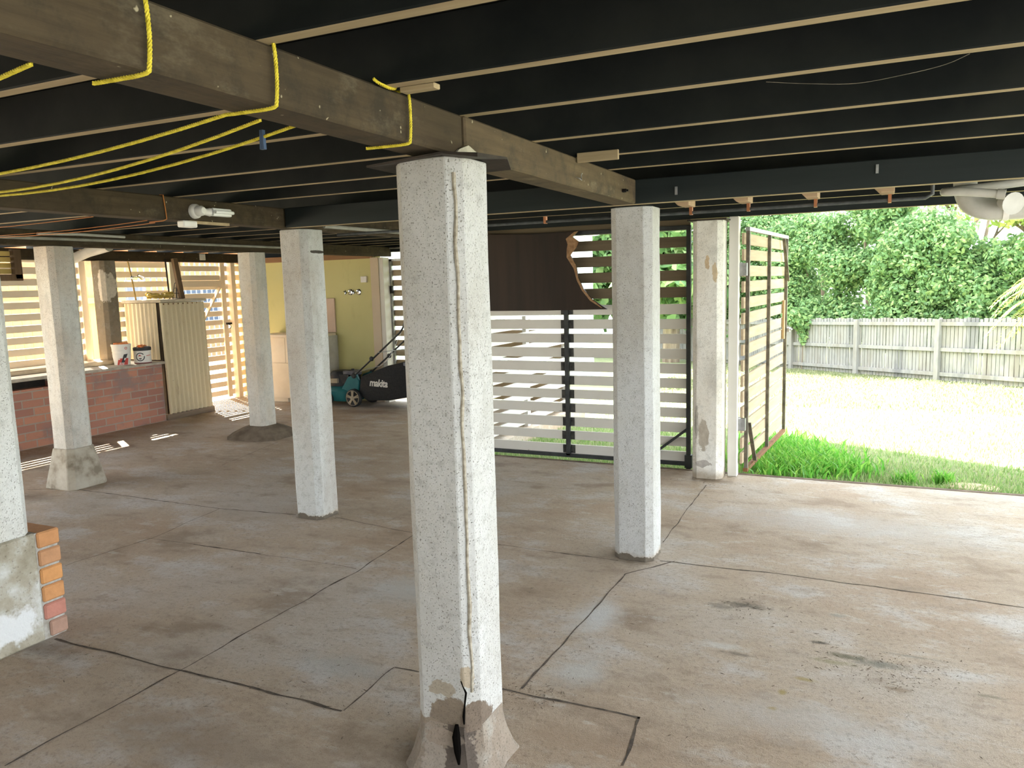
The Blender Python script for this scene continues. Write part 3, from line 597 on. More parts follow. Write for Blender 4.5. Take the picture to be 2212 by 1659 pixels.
# paint bucket and tin on the ledge
def patch(mm, c, r, a0, q, lift=.0016, n=8):          # four corners (s, z) in order, bent round a can wall
    vs = []
    for i in range(n+1):
        for j in range(n+1):
            u, v = i/n, j/n
            s_ = (q[0][0]*(1-u)+q[1][0]*u)*(1-v)+(q[3][0]*(1-u)+q[2][0]*u)*v; z = (q[0][1]*(1-u)+q[1][1]*u)*(1-v)+(q[3][1]*(1-u)+q[2][1]*u)*v
            vs.append((c[0]+(r(z)+lift)*math.cos(a0+s_/r(z)), c[1]+(r(z)+lift)*math.sin(a0+s_/r(z)), z))
    mm.add(vs, [(i*(n+1)+j, (i+1)*(n+1)+j, (i+1)*(n+1)+j+1, i*(n+1)+j+1) for i in range(n) for j in range(n)])
def facing(px, py):
    d = Vector((CAM[0]-px, CAM[1]-py, 0)).normalized(); return math.atan2(d.y, d.x)
def decal(mm, c, r, a0, pts, zc, lift=.0012, tilt=0):   # polygon (s along the rim, z) wrapped on a can wall
    vs = [(c[0]+(r(z)+lift)*math.cos(a0+s/ r(zc)), c[1]+(r(z)+lift)*math.sin(a0+s/r(zc)), z) for s, z in pts]
    mm.add(vs, [tuple(range(len(vs)))])
K1 = Vector((-7.05,4.46,.80)); K1.z = .752
K1 = Vector((-7.02,4.38,.749))
BK = thing('paint_bucket', tuple(K1), 'tall white plastic bucket with red and black print on the ledge', 'bucket')
rf = lambda z: .088+.022*(z-K1.z)/.25
mm = MB(); hh = .25; z0 = K1.z
mm.lathe([(.088,.0),(.0955,.085),(.099,.13),(.103,.131),(.103,.14),(.1005,.141),(.102,.165),(.106,.166),(.106,.176),(.1035,.177),(.1075,.225),(.112,.226),(.112,.25),(.104,.25),(.10,.10),(.086,.01)], K1, (0,0,1), 36)
mm.build('pail', M['white_pl'], BK, smooth=True)
af = facing(K1.x, K1.y); M['red'] = plain('red_print', (.50,.05,.035), .5); M['blk'] = plain('black_print', (.02,.02,.022), .5); M['org'] = noisy('orange_rag', (.55,.16,.05), (.75,.28,.10), 25, .9)
mm = MB(); patch(mm, K1, rf, af, [(-.058,z0+.004),(.062,z0+.004),(.075,z0+.09),(-.035,z0+.098)], .002); mm.build('red_panel', M['red'], BK)
mm = MB(); patch(mm, K1, rf, af, [(-.012,z0+.028),(.018,z0+.022),(.068,z0+.135),(.022,z0+.13)], .0034); mm.build('black_stripe', M['blk'], BK)
mm = MB()
for a_ in (-.030,-.012,.006): patch(mm, K1, rf, af, [(a_,z0+.008),(a_+.009,z0+.006),(a_+.014,z0+.034),(a_+.006,z0+.036)], .0044, 3)
patch(mm, K1, rf, af, [(.020,z0+.060),(.032,z0+.060),(.042,z0+.088),(.026,z0+.086)], .0048, 3); patch(mm, K1, rf, af, [(-.048,z0+.07),(-.024,z0+.066),(-.018,z0+.078),(-.042,z0+.082)], .0036, 3)
mm.build('lettering', M['white_pl'], BK)
mm = MB(); cc = [(.052+.016*math.cos(k*.4488), z0+.203+.016*math.sin(k*.4488)) for k in range(14)]; ci = [(.052+.010*math.cos(k*.4488), z0+.203+.010*math.sin(k*.4488)) for k in range(14)]
for k in range(14): decal(mm, K1, rf, af, [cc[k], cc[(k+1)%14], ci[(k+1)%14], ci[k]], z0+.2, .002)
mm.build('round_badge', M['red'], BK)
mm = MB(); P_ = [(K1.x+.06*math.cos(i*.8)*(1-.3*math.sin(i)), K1.y+.07*math.sin(i*.8), z0+.245+.012*abs(math.sin(i*1.7))) for i in range(26)]; mm.tube(P_, .012, 6)
o = mm.build('orange_rag', M['org'], None, (K1.x,K1.y,z0+.24), smooth=True); tag(o, 'orange rag stuffed in the tall white bucket', 'rag')
K2 = Vector((-6.95,4.545,.749))
K2 = Vector((-6.93,4.60,.749))
TN = thing('paint_tin', tuple(K2), 'squat white tin with black round emblem on the ledge edge', 'tin')
rf2 = lambda z: .098; z0 = K2.z; a2 = facing(K2.x, K2.y)
mm = MB(); mm.lathe([(.096,0),(.1,.004),(.098,.008),(.098,.165),(.101,.168),(.101,.174),(.097,.175),(.095,.10),(.09,.01)], K2, (0,0,1), 36); mm.build('can', M['white_pl'], TN, smooth=True)
mm = MB(); mm.lathe([(.0995,.155),(.1035,.162),(.1035,.19),(.100,.195),(.092,.195),(.092,.17)], K2, (0,0,1), 36, False); mm.build('black_rim', M['blk'], TN, smooth=True)
mm = MB(); mm.lathe([(.0975,0),(.1002,.003),(.1002,.009),(.0985,.012)], K2, (0,0,1), 36, False); mm.build('red_base_band', plain('dark_red_band', (.20,.03,.03), .5), TN)
mm = MB(); n_ = 40
for k in range(n_):
    a, b = 2*math.pi*k/n_, 2*math.pi*(k+1)/n_
    if 0.05 < a < .55: continue
    decal(mm, K2, rf2, a2, [(-.028+.052*math.cos(a), z0+.082+.052*math.sin(a)), (-.028+.052*math.cos(b), z0+.082+.052*math.sin(b)), (-.028+.041*math.cos(b), z0+.082+.041*math.sin(b)), (-.028+.041*math.cos(a), z0+.082+.041*math.sin(a))], z0)
decal(mm, K2, rf2, a2, [(-.045,z0+.058),(-.036,z0+.07),(-.028,z0+.062),(-.02,z0+.072),(-.012,z0+.058),(-.028,z0+.05)], z0)
mm.build('round_emblem', M['blk'], TN)
mm = MB(); patch(mm, K2, rf2, a2, [(-.052,z0+.09),(-.012,z0+.092),(-.030,z0+.108),(-.038,z0+.106)], .0024, 4); mm.build('red_mark', M['red'], TN)
mm = MB(); patch(mm, K2, rf2, a2, [(.042,z0+.090),(.10,z0+.095),(.10,z0+.102),(.042,z0+.097)], .0024, 6); mm.build('red_line', M['red'], TN)
mm = MB(); mm.bar((K2.x-.06,K2.y-.02,z0+.202),(K2.x+.09,K2.y+.03,z0+.198),.022,.014); mm.build('brush', plain('grey_brush', (.12,.13,.15), .5), TN)
mm = MB(); mm.tube([(K2.x-.06+.012*i, K2.y+.055*math.sin(i*1.3), z0+.205+.01*math.sin(i*2.1)) for i in range(10)], .012, 6)
o = mm.build('orange_rag', M['org'], None, (K2.x,K2.y,z0+.2), smooth=True); tag(o, 'orange rag lying across the rim of the squat tin', 'rag')
o = MB().lathe([(.12,0),(.125,.008),(.11,.015)], (-7.05,4.33,.0), (0,0,1), 24).build('x', M['rust'], None) if False else None

# ------------------------------------------------------------------ laundry tub, splashback, taps on the green wall
LT = thing('laundry_tub', (-6.35,6.7,0), 'cream laundry tub cabinet against the green wall behind the posts', 'laundry tub')
M['cream_en'] = noisy('cream_enamel', (.66,.56,.42), (.74,.64,.50), 3, .45, bump=.05)
mm = MB(); mm.box((-6.80,6.50,.0),(-6.36,6.92,.92)); mm.box((-6.36,6.50,.1),(-5.80,6.92,.96)); mm.build('cabinet', M['cream_en'], LT, bevel=.006)
mm = MB(); mm.box((-6.83,6.47,.92),(-5.78,6.92,.965)); mm.build('rim', M['cream_en'], LT, bevel=.008)
mm = MB(); mm.box((-6.74,6.485,.06),(-6.30,6.50,.56)); mm.build('door', M['cream_en'], LT, bevel=.004)
mm = MB(); mm.box((-6.66,6.478,.30),(-6.63,6.486,.38)); mm.build('door_pull', M['white_pl'], LT)
mm = MB(); mm.box((-5.82,6.49,.30),(-5.76,6.92,.93)); mm.build('end_panel', noisy('grey_tub_side', (.42,.40,.34), (.52,.50,.44), 6, .6), LT)
mm = MB(); mm.box((-6.62,6.905,.97),(-5.775,6.928,1.45))
o = mm.build('splashback', noisy('pinkish_tile', (.56,.42,.32), (.62,.48,.37), 3, .4, bump=.03), None, (-6.2,6.92,.97), .002); tag(o, 'pinkish tiled splashback panel on the green wall above the laundry tub', 'splashback')
TP = thing('wall_taps', (-5.46,6.93,1.53), 'pair of chrome washing taps on the green wall', 'taps')
for x in (-5.50,-5.36):
    mm = MB(); mm.lathe([(.042,0),(.044,.006),(.036,.016),(.014,.02)], (x,6.93,1.53), (0,-1,0), 20); mm.build('flange', M['chrome'], TP, smooth=True)
    mm = MB(); mm.tube([(x,6.92,1.53),(x-.02,6.85,1.53)], .011, 8); mm.tube([(x-.02,6.85,1.53),(x-.025,6.84,1.50)], .010, 8); mm.build('spout', M['chrome'], TP, smooth=True)
    mm = MB(); mm.tube([(x-.055,6.845,1.545),(x+.0,6.85,1.52)], .006, 6); mm.tube([(x-.03,6.85,1.56),(x-.025,6.845,1.505)], .006, 6); mm.build('tap_handle', M['black_iron'], TP)
mm = MB(); mm.box((-5.30,6.90,1.66),(-5.20,6.93,1.745)); o = mm.build('switch_box', M['white_pl'], None, (-5.25,6.93,1.66), .005); tag(o, 'square white electrical box on the green wall above the taps', 'electrical box')
mm = MB(); mm.box((-5.30,6.94,2.075),(-5.20,6.985,2.16)); o = mm.build('junction_box', M['white_pl'], None, (-5.25,6.98,2.07), .005); tag(o, 'white junction box on the edge beam over the green wall', 'electrical box')
mm = MB(); mm.box((-7.40,6.02,2.03),(-7.34,6.12,2.115)); o = mm.build('junction_box', M['white_pl'], None, (-7.37,6.07,2.03), .005); tag(o, 'white junction box on the bearer above the braced slat gate', 'electrical box')
M['conduit'] = noisy('dusty_grey_conduit', (.26,.25,.21), (.36,.35,.30), 8, .6)
def conduit(P, r, label, mat='conduit', name='conduit'):
    o = MB().tube(P, r, 8).build(name, M[mat], None, P[0], smooth=True); return tag(o, label, 'conduit')
conduit([(-2.27,2.3,2.03),(-2.27,4.35,2.03)], .014, 'pale conduit along the bearer between third post and nearest post')
conduit([(-4.82,1.4,2.055),(-4.82,3.0,2.06),(-4.82,5.2,2.06)], .013, 'pale conduit along the bearer above the far footing post')
conduit([(-6.6,6.96,2.10),(-5.32,6.96,2.10),(-5.1,6.96,2.105),(-5.02,6.95,2.07),(-4.9,6.96,2.11),(-4.0,6.96,2.115)], .011, 'thin conduit along the edge beam above the green wall')
mm = MB(); P_ = [at(175,503,x=-4.81), at(230,499,x=-4.81), at(262,492,x=-4.81)]
mm.tube([Vector((-4.80,1.95,2.09)),Vector((-4.79,2.3,2.10)),Vector((-4.80,2.75,2.095))], .012, 8); o = mm.build('cable_sleeve', M['pvc'], None, (-4.8,2,2.09), smooth=True); tag(o, 'short pale cable sleeve hanging under joists above the left post', 'cable')
o = MB().tube([at(155,560,x=-6.9), at(190,545,x=-6.7), at(235,532,x=-6.3)], .055, 14).build('waste_pipe', M['pvc'], None, (-6.7,4.1,2.0), smooth=True); tag(o, 'fat pale waste pipe slanting under the floor beside the left post', 'pipe')

# ------------------------------------------------------------------ lamp on the second bearer
CF = thing('lamp', (-2.28,1.2,2.04), 'white bulb holder with compact fluorescent tube on the dark bearer', 'lamp')
mm = MB(); mm.box((-2.28,1.10,1.985),(-2.255,1.40,2.0)); mm.build('mounting_board', M['joist_under'], CF)
mm = MB(); mm.lathe([(.042,0),(.040,.02),(.030,.03),(.028,.06),(.018,.075)], (-2.278,1.16,2.055), (1,0,0), 18); mm.build('holder', M['white_pl'], CF, smooth=True)
mm = MB(); mm.lathe([(.018,0),(.020,.03),(.024,.05)], (-2.225,1.165,2.05), (.2,1,0), 14); mm.build('lamp_base', M['white_pl'], CF, smooth=True)
for dz, dx in ((.014,0),(-.012,0),(0,.022)):
    mm = MB(); mm.tube([(-2.215+dx,1.215,2.05+dz),(-2.205+dx,1.335,2.05+dz),(-2.19+dx,1.345,2.05+dz),(-2.185+dx,1.33,2.05+dz),(-2.195+dx,1.215,2.05+dz)], .0095, 8); mm.build('glass_tube', M['glass_tube'], CF, smooth=True)
mm = MB(); mm.box((-2.30,1.05,1.962),(-2.245,1.15,1.998)); o = mm.build('junction_box', M['white_pl'], None, (-2.27,1.1,1.96), .006); tag(o, 'small cream junction box under the bearer below the bulb', 'electrical box')

# ------------------------------------------------------------------ ropes and lines
def smooth_path(P, n=8):
    P = [Vector(p) for p in P]; out = []
    for i in range(len(P)-1):
        a, b, c, d = P[max(i-1,0)], P[i], P[i+1], P[min(i+2,len(P)-1)]
        for k in range(n):
            t = k/n; out.append(.5*((2*b)+(c-a)*t+(2*a-5*b+4*c-d)*t*t+(3*b-a-3*c+d)*t**3))
    return out+[P[-1]]
def rope(path, r, pitch=.022):
    mm = MB(); L = [0]
    for a, b in zip(path, path[1:]): L.append(L[-1]+(b-a).length)
    N = int(L[-1]/pitch*7); pts = []; j = 0
    for i in range(N+1):
        s = L[-1]*i/N
        while j < len(L)-2 and L[j+1] < s: j += 1
        pts.append(path[j].lerp(path[j+1], (s-L[j])/max(1e-6, L[j+1]-L[j])))
    prev = Vector((.3,.2,1)).normalized()
    fr = []
    for i, p in enumerate(pts):
        d = (pts[min(i+1,N)]-pts[max(i-1,0)]).normalized(); prev = (prev-d*prev.dot(d)).normalized(); fr.append((prev.copy(), d.cross(prev)))
    for k in range(3):
        mm.tube([p+(fr[i][0]*math.cos(i*2*math.pi/7+k*2.094)+fr[i][1]*math.sin(i*2*math.pi/7+k*2.094))*r*.5 for i, p in enumerate(pts)], r*.56, 5)
    return mm
X1, X0, ZT, ZB = .0755, -.066, 2.13, 1.994
def sag(a, b, s, n=14):
    a, b = Vector(a), Vector(b); return [a.lerp(b, i/n)-Vector((0,0,s*4*(i/n)*(1-i/n))) for i in range(n+1)]
def wrap(y, close=True):
    return [(-.06,y,ZT+.005),(.03,y+.003,ZT+.006),(.068,y,ZT+.003),(X1+.003,y,ZT-.01),(X1+.004,y+.002,2.06),(X1+.004,y-.003,2.008),(.07,y-.004,ZB),(0,y-.004,ZB-.001),(X0,y-.004,ZB)]
def addrope(P, label, group=None):
    o = rope(P, .0043).build('rope', M['rope_y'], None, P[0], smooth=True); return tag(o, label, 'rope', group)
addrope(smooth_path(wrap(-1.155), 5), 'yellow rope loop hugging the near bearer, first from the left')
w = wrap(-.83); line1 = sag((X0,-.834,ZB), (-2.28,-.60,2.03), .055)
addrope(smooth_path(w, 5)[:-1]+line1, 'yellow rope wrapped over the bearer and stretched left as uppermost clothesline')
addrope(sag((-.06,-.73,2.0), (-2.28,-.35,2.03), .07), 'yellow clothesline stretched left, middle of the three')
addrope(sag((-.06,-.60,2.01), (-2.28,-.36,2.025), .075), 'yellow clothesline stretched left, lowest of the three and nearest the blue peg')
addrope(smooth_path(wrap(-.30), 5), 'yellow rope loop hugging the bearer beside the middle post cap')
addrope(smooth_path([(.074,-.46,2.132),(.0795,-.445,2.124),(.0795,-.40,2.121),(.0795,-.372,2.124),(.074,-.358,2.132)], 6), 'short piece of yellow rope lying along the bearer top')
addrope(sag((-.06,-1.28,2.0), (-2.28,-1.05,2.03), .05), 'yellow clothesline at the top left corner, alone above the other lines')
def cord(a, b, s, label):
    o = MB().tube(sag(a, b, s, 12), .0021, 5).build('cord', M['cord_o'], None, a); return tag(o, label, 'cord')
cord((-2.41,.62,2.0), (-4.83,.55,2.03), .03, 'thin orange cord between the dark bearers, steepest at the left edge')
cord((-2.41,.95,2.0), (-4.83,.62,2.03), .05, 'thin orange cord between the dark bearers, slanting below the bulb bearer')
cord((-2.41,1.0,1.99), (-4.83,1.15,2.03), .03, 'thin orange cord between the dark bearers, longest and lowest')
o = MB().tube([(-2.40,.955,1.99),(-2.30,.96,1.992),(-2.272,.96,2.0),(-2.272,.955,2.06),(-2.275,.95,2.128),(-2.3,.95,2.13)], .003, 5).build('cord', M['cord_o'], None, (-2.3,.96,2)); tag(o, 'orange cord looped down the face of the dark bearer left of the bulb', 'cord')
PG = thing('clothes_peg', (-.16,-.45,1.98), 'blue plastic peg clipped on the lowest yellow clothesline', 'peg')
pc = Vector((-.185,-.588,2.0))
for s in (-1,1):
    mm = MB(); mm.bar(pc+Vector((s*.004,0,-.036)), pc+Vector((s*.002,0,.012)), .006,.010,(0,1,0)); mm.build('leg', M['blue_pl'], PG)
# spider thread and hook on the right
o = MB().tube(smooth_path([at(1655,177,y=.02), at(1750,181,y=.03), at(1850,180,y=.04), at(1950,162,y=.045), at(2040,140,y=.05), at(2095,116,y=.05)], 6), .0008, 5).build('wire', M['frame_grey'], None, (1.2,.03,2.1)); tag(o, 'fine pale wire sagging beneath the joists at upper right', 'wire')
hk = at(1245,383,x=.077); mm = MB(); mm.tube(smooth_path([hk+Vector(p) for p in ((0,0,.0),(.015,-.005,-.006),(.02,.01,-.012),(.012,.03,-.004),(.01,.035,.012),(.012,.04,.02))], 5), .0022, 6)
o = mm.build('hook', M['galv'], None, tuple(hk)); tag(o, 'bent wire hook screwed in the sunlit bearer', 'hook')
bl = at(1345,412,x=.077); o = MB().lathe([(.009,0),(.009,.02),(.005,.021),(.005,.03)], bl, (1,0,0), 8).build('bolt', M['black_iron'], None, tuple(bl)); tag(o, 'dark bolt head at the far end of the sunlit bearer', 'bolt')
for (u, v, l) in ((1461,412,'dark bolt plate on the cross beam just right of the right post'),(1895,365,'dark bolt plate on the cross beam above the drain pipes')):
    q = at(u, v, y=1.904); mm = MB(); mm.box((q.x-.006,q.y-.008,q.z-.02),(q.x+.006,q.y+.002,q.z+.02)); tag(mm.build('bolt_plate', M['galv'], None, tuple(q)), l, 'bolt')
q = at(880,181,z=2.12); mm = MB(); mm.box((-.02,-.33,2.10),(.22,-.29,2.128)); 
o = mm.build('timber_packer', M['joist_under'], None, (.1,-.3,2.1), .002) if False else None
mm = MB(); mm.box((.095,-.372,2.113),(.20,-.340,2.127)); tag(mm.build('timber_cleat', M['joist_under'], None, (.12,-.35,2.1), .002), 'short pale cleat nailed to the joist above the rope end', 'cleat')
mm = MB(); mm.box((.08,1.005,2.10),(.26,1.02,2.14)); tag(mm.build('timber_cleat', M['joist_under'], None, (.18,1.01,2.1), .002), 'short pale cleat nailed to a joist beyond the hook', 'cleat')

# ------------------------------------------------------------------ drain pipes, upper right
DP = thing('drain_pipe', (2.0,3.2,2.0), 'fat white drain pipe with elbow under the outer beam', 'pipe')
mm = MB(); mm.tube(smooth_path([(1.68,3.2,2.13),(1.685,3.2,2.06),(1.72,3.2,1.99),(1.80,3.2,1.955),(1.9,3.2,1.95)], 6)+[Vector((3.2,3.2,1.965))], .062, 20); mm.build('main_pipe', M['pvc'], DP, smooth=True)
for x in (1.93, 2.06): 
    mm = MB(); mm.lathe([(.064,0),(.067,.002),(.067,.03),(.064,.032)], (x-.06,3.2,1.951), (1,0,.01), 20, False); mm.build('strap', M['white_pl'], DP, smooth=True)
mm = MB(); mm.tube([(1.86,3.12,1.985),(1.89,3.06,1.975),(1.905,3.03,1.968)], [.03,.05,.062], 18); mm.build('branch_socket', M['pvc'], DP, smooth=True)
SP = thing('drain_pipe', (1.7,3.1,2.05), 'thin white drain pipe doubling back above the fat one', 'pipe')
mm = MB(); mm.tube(smooth_path([(3.2,3.16,2.16),(2.4,3.13,2.12),(1.66,3.10,2.066),(1.585,3.08,2.06),(1.565,3.05,2.056),(1.585,3.02,2.052),(1.66,3.0,2.047),(1.82,2.99,2.022)], 6), .024, 14); mm.build('pipe', M['pvc'], SP, smooth=True)
for pa, pb in (((1.82,2.99,2.022),(1.86,2.985,2.016)), ((1.62,3.10,2.063),(1.66,3.10,2.066))):
    mm = MB(); mm.tube([pa, pb], .028, 14); mm.build('socket', M['pvc'], SP, smooth=True)

# ------------------------------------------------------------------ added rack at the left edge; yellow boards stand for sunlit wall outside
YR = thing('added_rack', (-5.4,2.0,1.75), 'added dark frame at left edge, yellow boards standing for the sunlit wall outside', 'rack')
for y0, y1, z0, z1 in ((2.135,2.20,1.75,2.0),(1.3,2.2,1.735,1.79)):
    mm = MB(); mm.box((-5.46,y0,z0),(-5.40,y1,z1)); mm.build('frame_bar', M['brown_wood_z'], YR, bevel=.003)
M['yel'] = wood('sunlit_wall_yellow', (.50,.36,.10), (.66,.50,.18), 'y')
for z0, z1 in ((1.945,1.985),(1.895,1.935),(1.845,1.885),(1.795,1.835)):
    mm = MB(); mm.box((-5.47,1.3,z0),(-5.45,2.14,z1)); mm.build('sunlit_wall_board', M['yel'], YR, bevel=.002)

# ------------------------------------------------------------------ lawn mower
MW = thing('lawn_mower', (-5.2,6.625,0), 'teal and black push mower with grass catcher before the green wall', 'lawn mower')
M['teal'] = noisy('teal_paint', (.012,.115,.13), (.02,.15,.165), 9, .35, bump=.05); M['mblk'] = noisy('black_mower_plastic', (.012,.013,.014), (.03,.031,.032), 12, .5, bump=.05)
M['cloth'] = noisy('dark_catcher_fabric', (.014,.015,.016), (.026,.027,.028), 60, .85, bump=.15); M['tube'] = plain('black_handle_tube', (.014,.014,.014), .35); M['wheelg'] = noisy('tan_wheel', (.34,.29,.20), (.44,.38,.28), 12, .6)
YC = 6.625                                        # deck centre line
mm = MB(); R = []
for s, z in ((.0,.06),(.03,.10),(.05,.20),(.0,.245),(-.10,.265)):
    R.append([(-5.44+(.24+s)*(abs(math.cos(a))**.7)*math.copysign(1, math.cos(a)), YC+(.19+s*.6)*(abs(math.sin(a))**.7)*math.copysign(1, math.sin(a)), z) for a in [2*math.pi*k/36 for k in range(36)]])
mm.rings(R); mm.build('deck', M['teal'], MW, smooth=True)
mm = MB(); mm.prism([(-5.42,YC-.195,.17),(-5.10,YC-.195,.17),(-5.07,YC-.195,.35),(-5.12,YC-.195,.44),(-5.25,YC-.195,.40),(-5.32,YC-.195,.30)], (0,1,0), .05); mm.build('handle_bracket', M['teal'], MW, bevel=.008)
mm = MB(); mm.prism([(-5.42,YC+.15,.17),(-5.10,YC+.15,.17),(-5.07,YC+.15,.35),(-5.12,YC+.15,.44),(-5.25,YC+.15,.40),(-5.32,YC+.15,.30)], (0,1,0), .05); mm.build('handle_bracket', M['teal'], MW, bevel=.008)
mm = MB(); mm.lathe([(.17,0),(.175,.05),(.16,.12),(.155,.16),(.12,.20),(.05,.21)], (-5.50,YC,.26), (0,0,1), 28); mm.box((-5.46,YC-.14,.30),(-5.28,YC+.14,.42)); mm.build('engine', M['mblk'], MW, smooth=True)
mm = MB(); mm.lathe([(.10,0),(.10,.03),(.07,.05)], (-5.34,YC-.02,.42), (0,0,1), 18); mm.box((-5.40,YC-.11,.40),(-5.22,YC+.10,.47)); mm.build('fuel_tank', noisy('grey_tank', (.10,.10,.115), (.15,.15,.17), 9, .4), MW, bevel=.012)
mm = MB(); mm.lathe([(.022,0),(.022,.025)], (-5.27,YC-.05,.47), (0,0,1), 12); mm.build('fuel_cap', M['mblk'], MW)
mm = MB(); mm.box((-5.57,YC-.195,.31),(-5.43,YC-.16,.37))
for k in range(5): mm.box((-5.565,YC-.20,.315+k*.011),(-5.435,YC-.195,.320+k*.011))
mm.build('muffler', M['wheelg'], MW)
def wheel(x, y, r, side, rim=True):
    w = bpy.data.objects; a = (0, side, 0)
    mm = MB(); mm.lathe([(r*.62,.002),(r*.80,-.01),(r*.93,-.006),(r,.004),(r,.042),(r*.93,.05),(r*.6,.05)], (x,y,r), a, 32); o = mm.build('wheel', M['mblk'], MW, smooth=True)
    mm = MB(); mm.lathe([(r*.80,-.012),(r*.84,-.013),(r*.84,-.002),(r*.74,-.002),(r*.74,-.010)], (x,y,r), a, 32, False)
    mm.lathe([(r*.26,-.016),(r*.22,-.020),(.001,-.021)], (x,y,r), a, 20)
    for k in range(5):
        t0 = 2*math.pi*k/5+.3
        for d in (-.13,.13):
            p = Vector((x+math.cos(t0+d*1.6)*r*.22, y-side*.012, r+math.sin(t0+d*1.6)*r*.22)); q = Vector((x+math.cos(t0+d)*r*.78, y-side*.009, r+math.sin(t0+d)*r*.78)); mm.bar(p, q, r*.11, .012, (0,1,0))
    mm.build('spoked_rim', M['wheelg'], o, smooth=True)
YN = YC-.245
wheel(-5.145, YN, .122, 1); wheel(-5.145, YC+.215, .122, -1); wheel(-5.60, YN, .10, 1); wheel(-5.60, YC+.215, .10, -1)
hy0, hy1 = YC-.205, YC+.18
for y, n_ in ((hy0,'lower_handle'),(hy1,'lower_handle')):
    mm = MB(); mm.tube([(-5.14,y,.415),(-4.82,y,.66)], .012, 10); mm.build(n_, M['tube'], MW, smooth=True)
mm = MB(); mm.tube(smooth_path([(-4.82,hy1-.01,.66),(-4.45,hy1-.01,.95),(-4.37,hy1-.01,1.02),(-4.335,hy1-.02,1.08),(-4.335,hy1-.03,1.15),(-4.31,hy1-.05,1.175),(-4.30,hy0+.06,1.175),(-4.32,hy0+.03,1.15),(-4.335,hy0+.02,1.08),(-4.37,hy0+.01,1.02),(-4.45,hy0+.01,.95),(-4.82,hy0+.01,.66)], 5), .0125, 10); mm.build('upper_handle', M['tube'], MW, smooth=True)
for x, z, r in ((-4.83,.655,.032),(-5.13,.42,.036)):
    for y, s in ((hy0-.01,-1),(hy1+.01,1)):
        mm = MB(); mm.lathe([(r,0),(r,.012),(r*.7,.02),(r*.7,.024)], (x,y,z), (0,s,0), 16); mm.build('knob', M['mblk'], MW, smooth=True)
mm = MB(); mm.tube([(-4.72,hy0-.01,.74),(-4.40,hy1,.77)], .006, 6); mm.tube(smooth_path([(-4.36,hy0,1.0),(-4.60,hy0-.02,.62),(-4.9,hy0-.01,.52),(-5.2,YC-.1,.44)], 6), .004, 6); mm.build('control_cable', M['galv'], MW, smooth=True)
# catcher bag
cy0, cy1 = YC-.19, YC+.18
prof = [(-5.08,.15),(-4.97,.085),(-4.60,.10),(-4.35,.145),(-4.12,.17),(-4.06,.22),(-4.05,.52),(-4.12,.60),(-4.32,.625),(-4.60,.565),(-5.04,.41)]
mm = MB(); mm.rings([[(x+(0 if e == 0 else 0), y, .34+(z-.34)*k) for x, z in prof] for y, k, e in ((cy0,.94,0),(cy0+.02,1,1),(cy1-.02,1,1),(cy1,.94,0))]); mm.build('grass_catcher', M['cloth'], MW, bevel=.006, smooth=True)
mm = MB(); mm.rings([[(x, y, z) for x, z in ((-4.36,.61),(-4.20,.622),(-4.09,.60),(-4.04,.53),(-4.04,.50),(-4.36,.57))] for y in (cy0-.004, cy1+.004)]); mm.build('catcher_lid', noisy('grey_lid', (.16,.17,.21), (.22,.23,.27), 6, .5), MW, bevel=.006)
mm = MB(); mm.tube([(-4.30,cy0-.004,.56),(-4.305,cy0-.006,.35),(-4.31,cy0-.004,.15)], .006, 6); mm.build('catcher_seam', M['mblk'], MW)
fc = bpy.data.curves.new('brand_lettering', 'FONT'); fc.body = 'makita'; fc.size = .135; fc.extrude = .0008; fc.offset = .0035; fc.shear = .18; fc.space_character = .92
fo = bpy.data.objects.new('brand_lettering', fc); SC.collection.objects.link(fo); fo.parent = MW; fc.materials.append(plain('white_lettering', (.70,.68,.62), .5))
fo.rotation_euler = (math.pi/2, math.radians(2.5), 0); fo.location = Vector((-4.905,cy0-.0022,.29))-Vector(MW['_o']); fo.scale = (.86, 1, 1)
bpy.context.view_layer.update(); fm = bpy.data.meshes.new_from_object(fo.evaluated_get(bpy.context.evaluated_depsgraph_get())); bpy.data.objects.remove(fo)
fo = bpy.data.objects.new('brand_lettering', fm); SC.collection.objects.link(fo); fo.parent = MW
fo.rotation_euler = (math.pi/2, math.radians(2.5), 0); fo.location = Vector((-4.905,cy0-.0022,.29))-Vector(MW['_o']); fo.scale = (.86, 1, 1)

# ------------------------------------------------------------------ the house above (overhang added to block skylight, wing shaped to shade the yard)
M['weatherboard'] = noisy('cream_weatherboard', (.55,.52,.44), (.62,.59,.50), 4, .7)
m = MB(); m.box((-7.6,-6,2.302),(3.3,4.49,2.40)); m.box((-7.6,-6,2.40),(5.2,6.0,6.0)); m.box((-7.6,4.45,2.302),(-2.35,8.55,9.0)); struct(m.build('wall_upstairs_shade', M['weatherboard']))
m = MB(); m.box((-7.6,-6.1,0),(3.3,-5.98,2.3)); struct(m.build('wall_rear', M['weatherboard'], None, (-2,-6,0)))
m = MB(); m.box((-14,-8,-.1),(-7.6,12,-.052)); struct(m.build('path', noisy('pale_bounce_path', (.58,.53,.45), (.66,.61,.52), 3, .9), None, (-10,2,-.1)))  # unseen pale ground, added to bounce sunlight in from the left

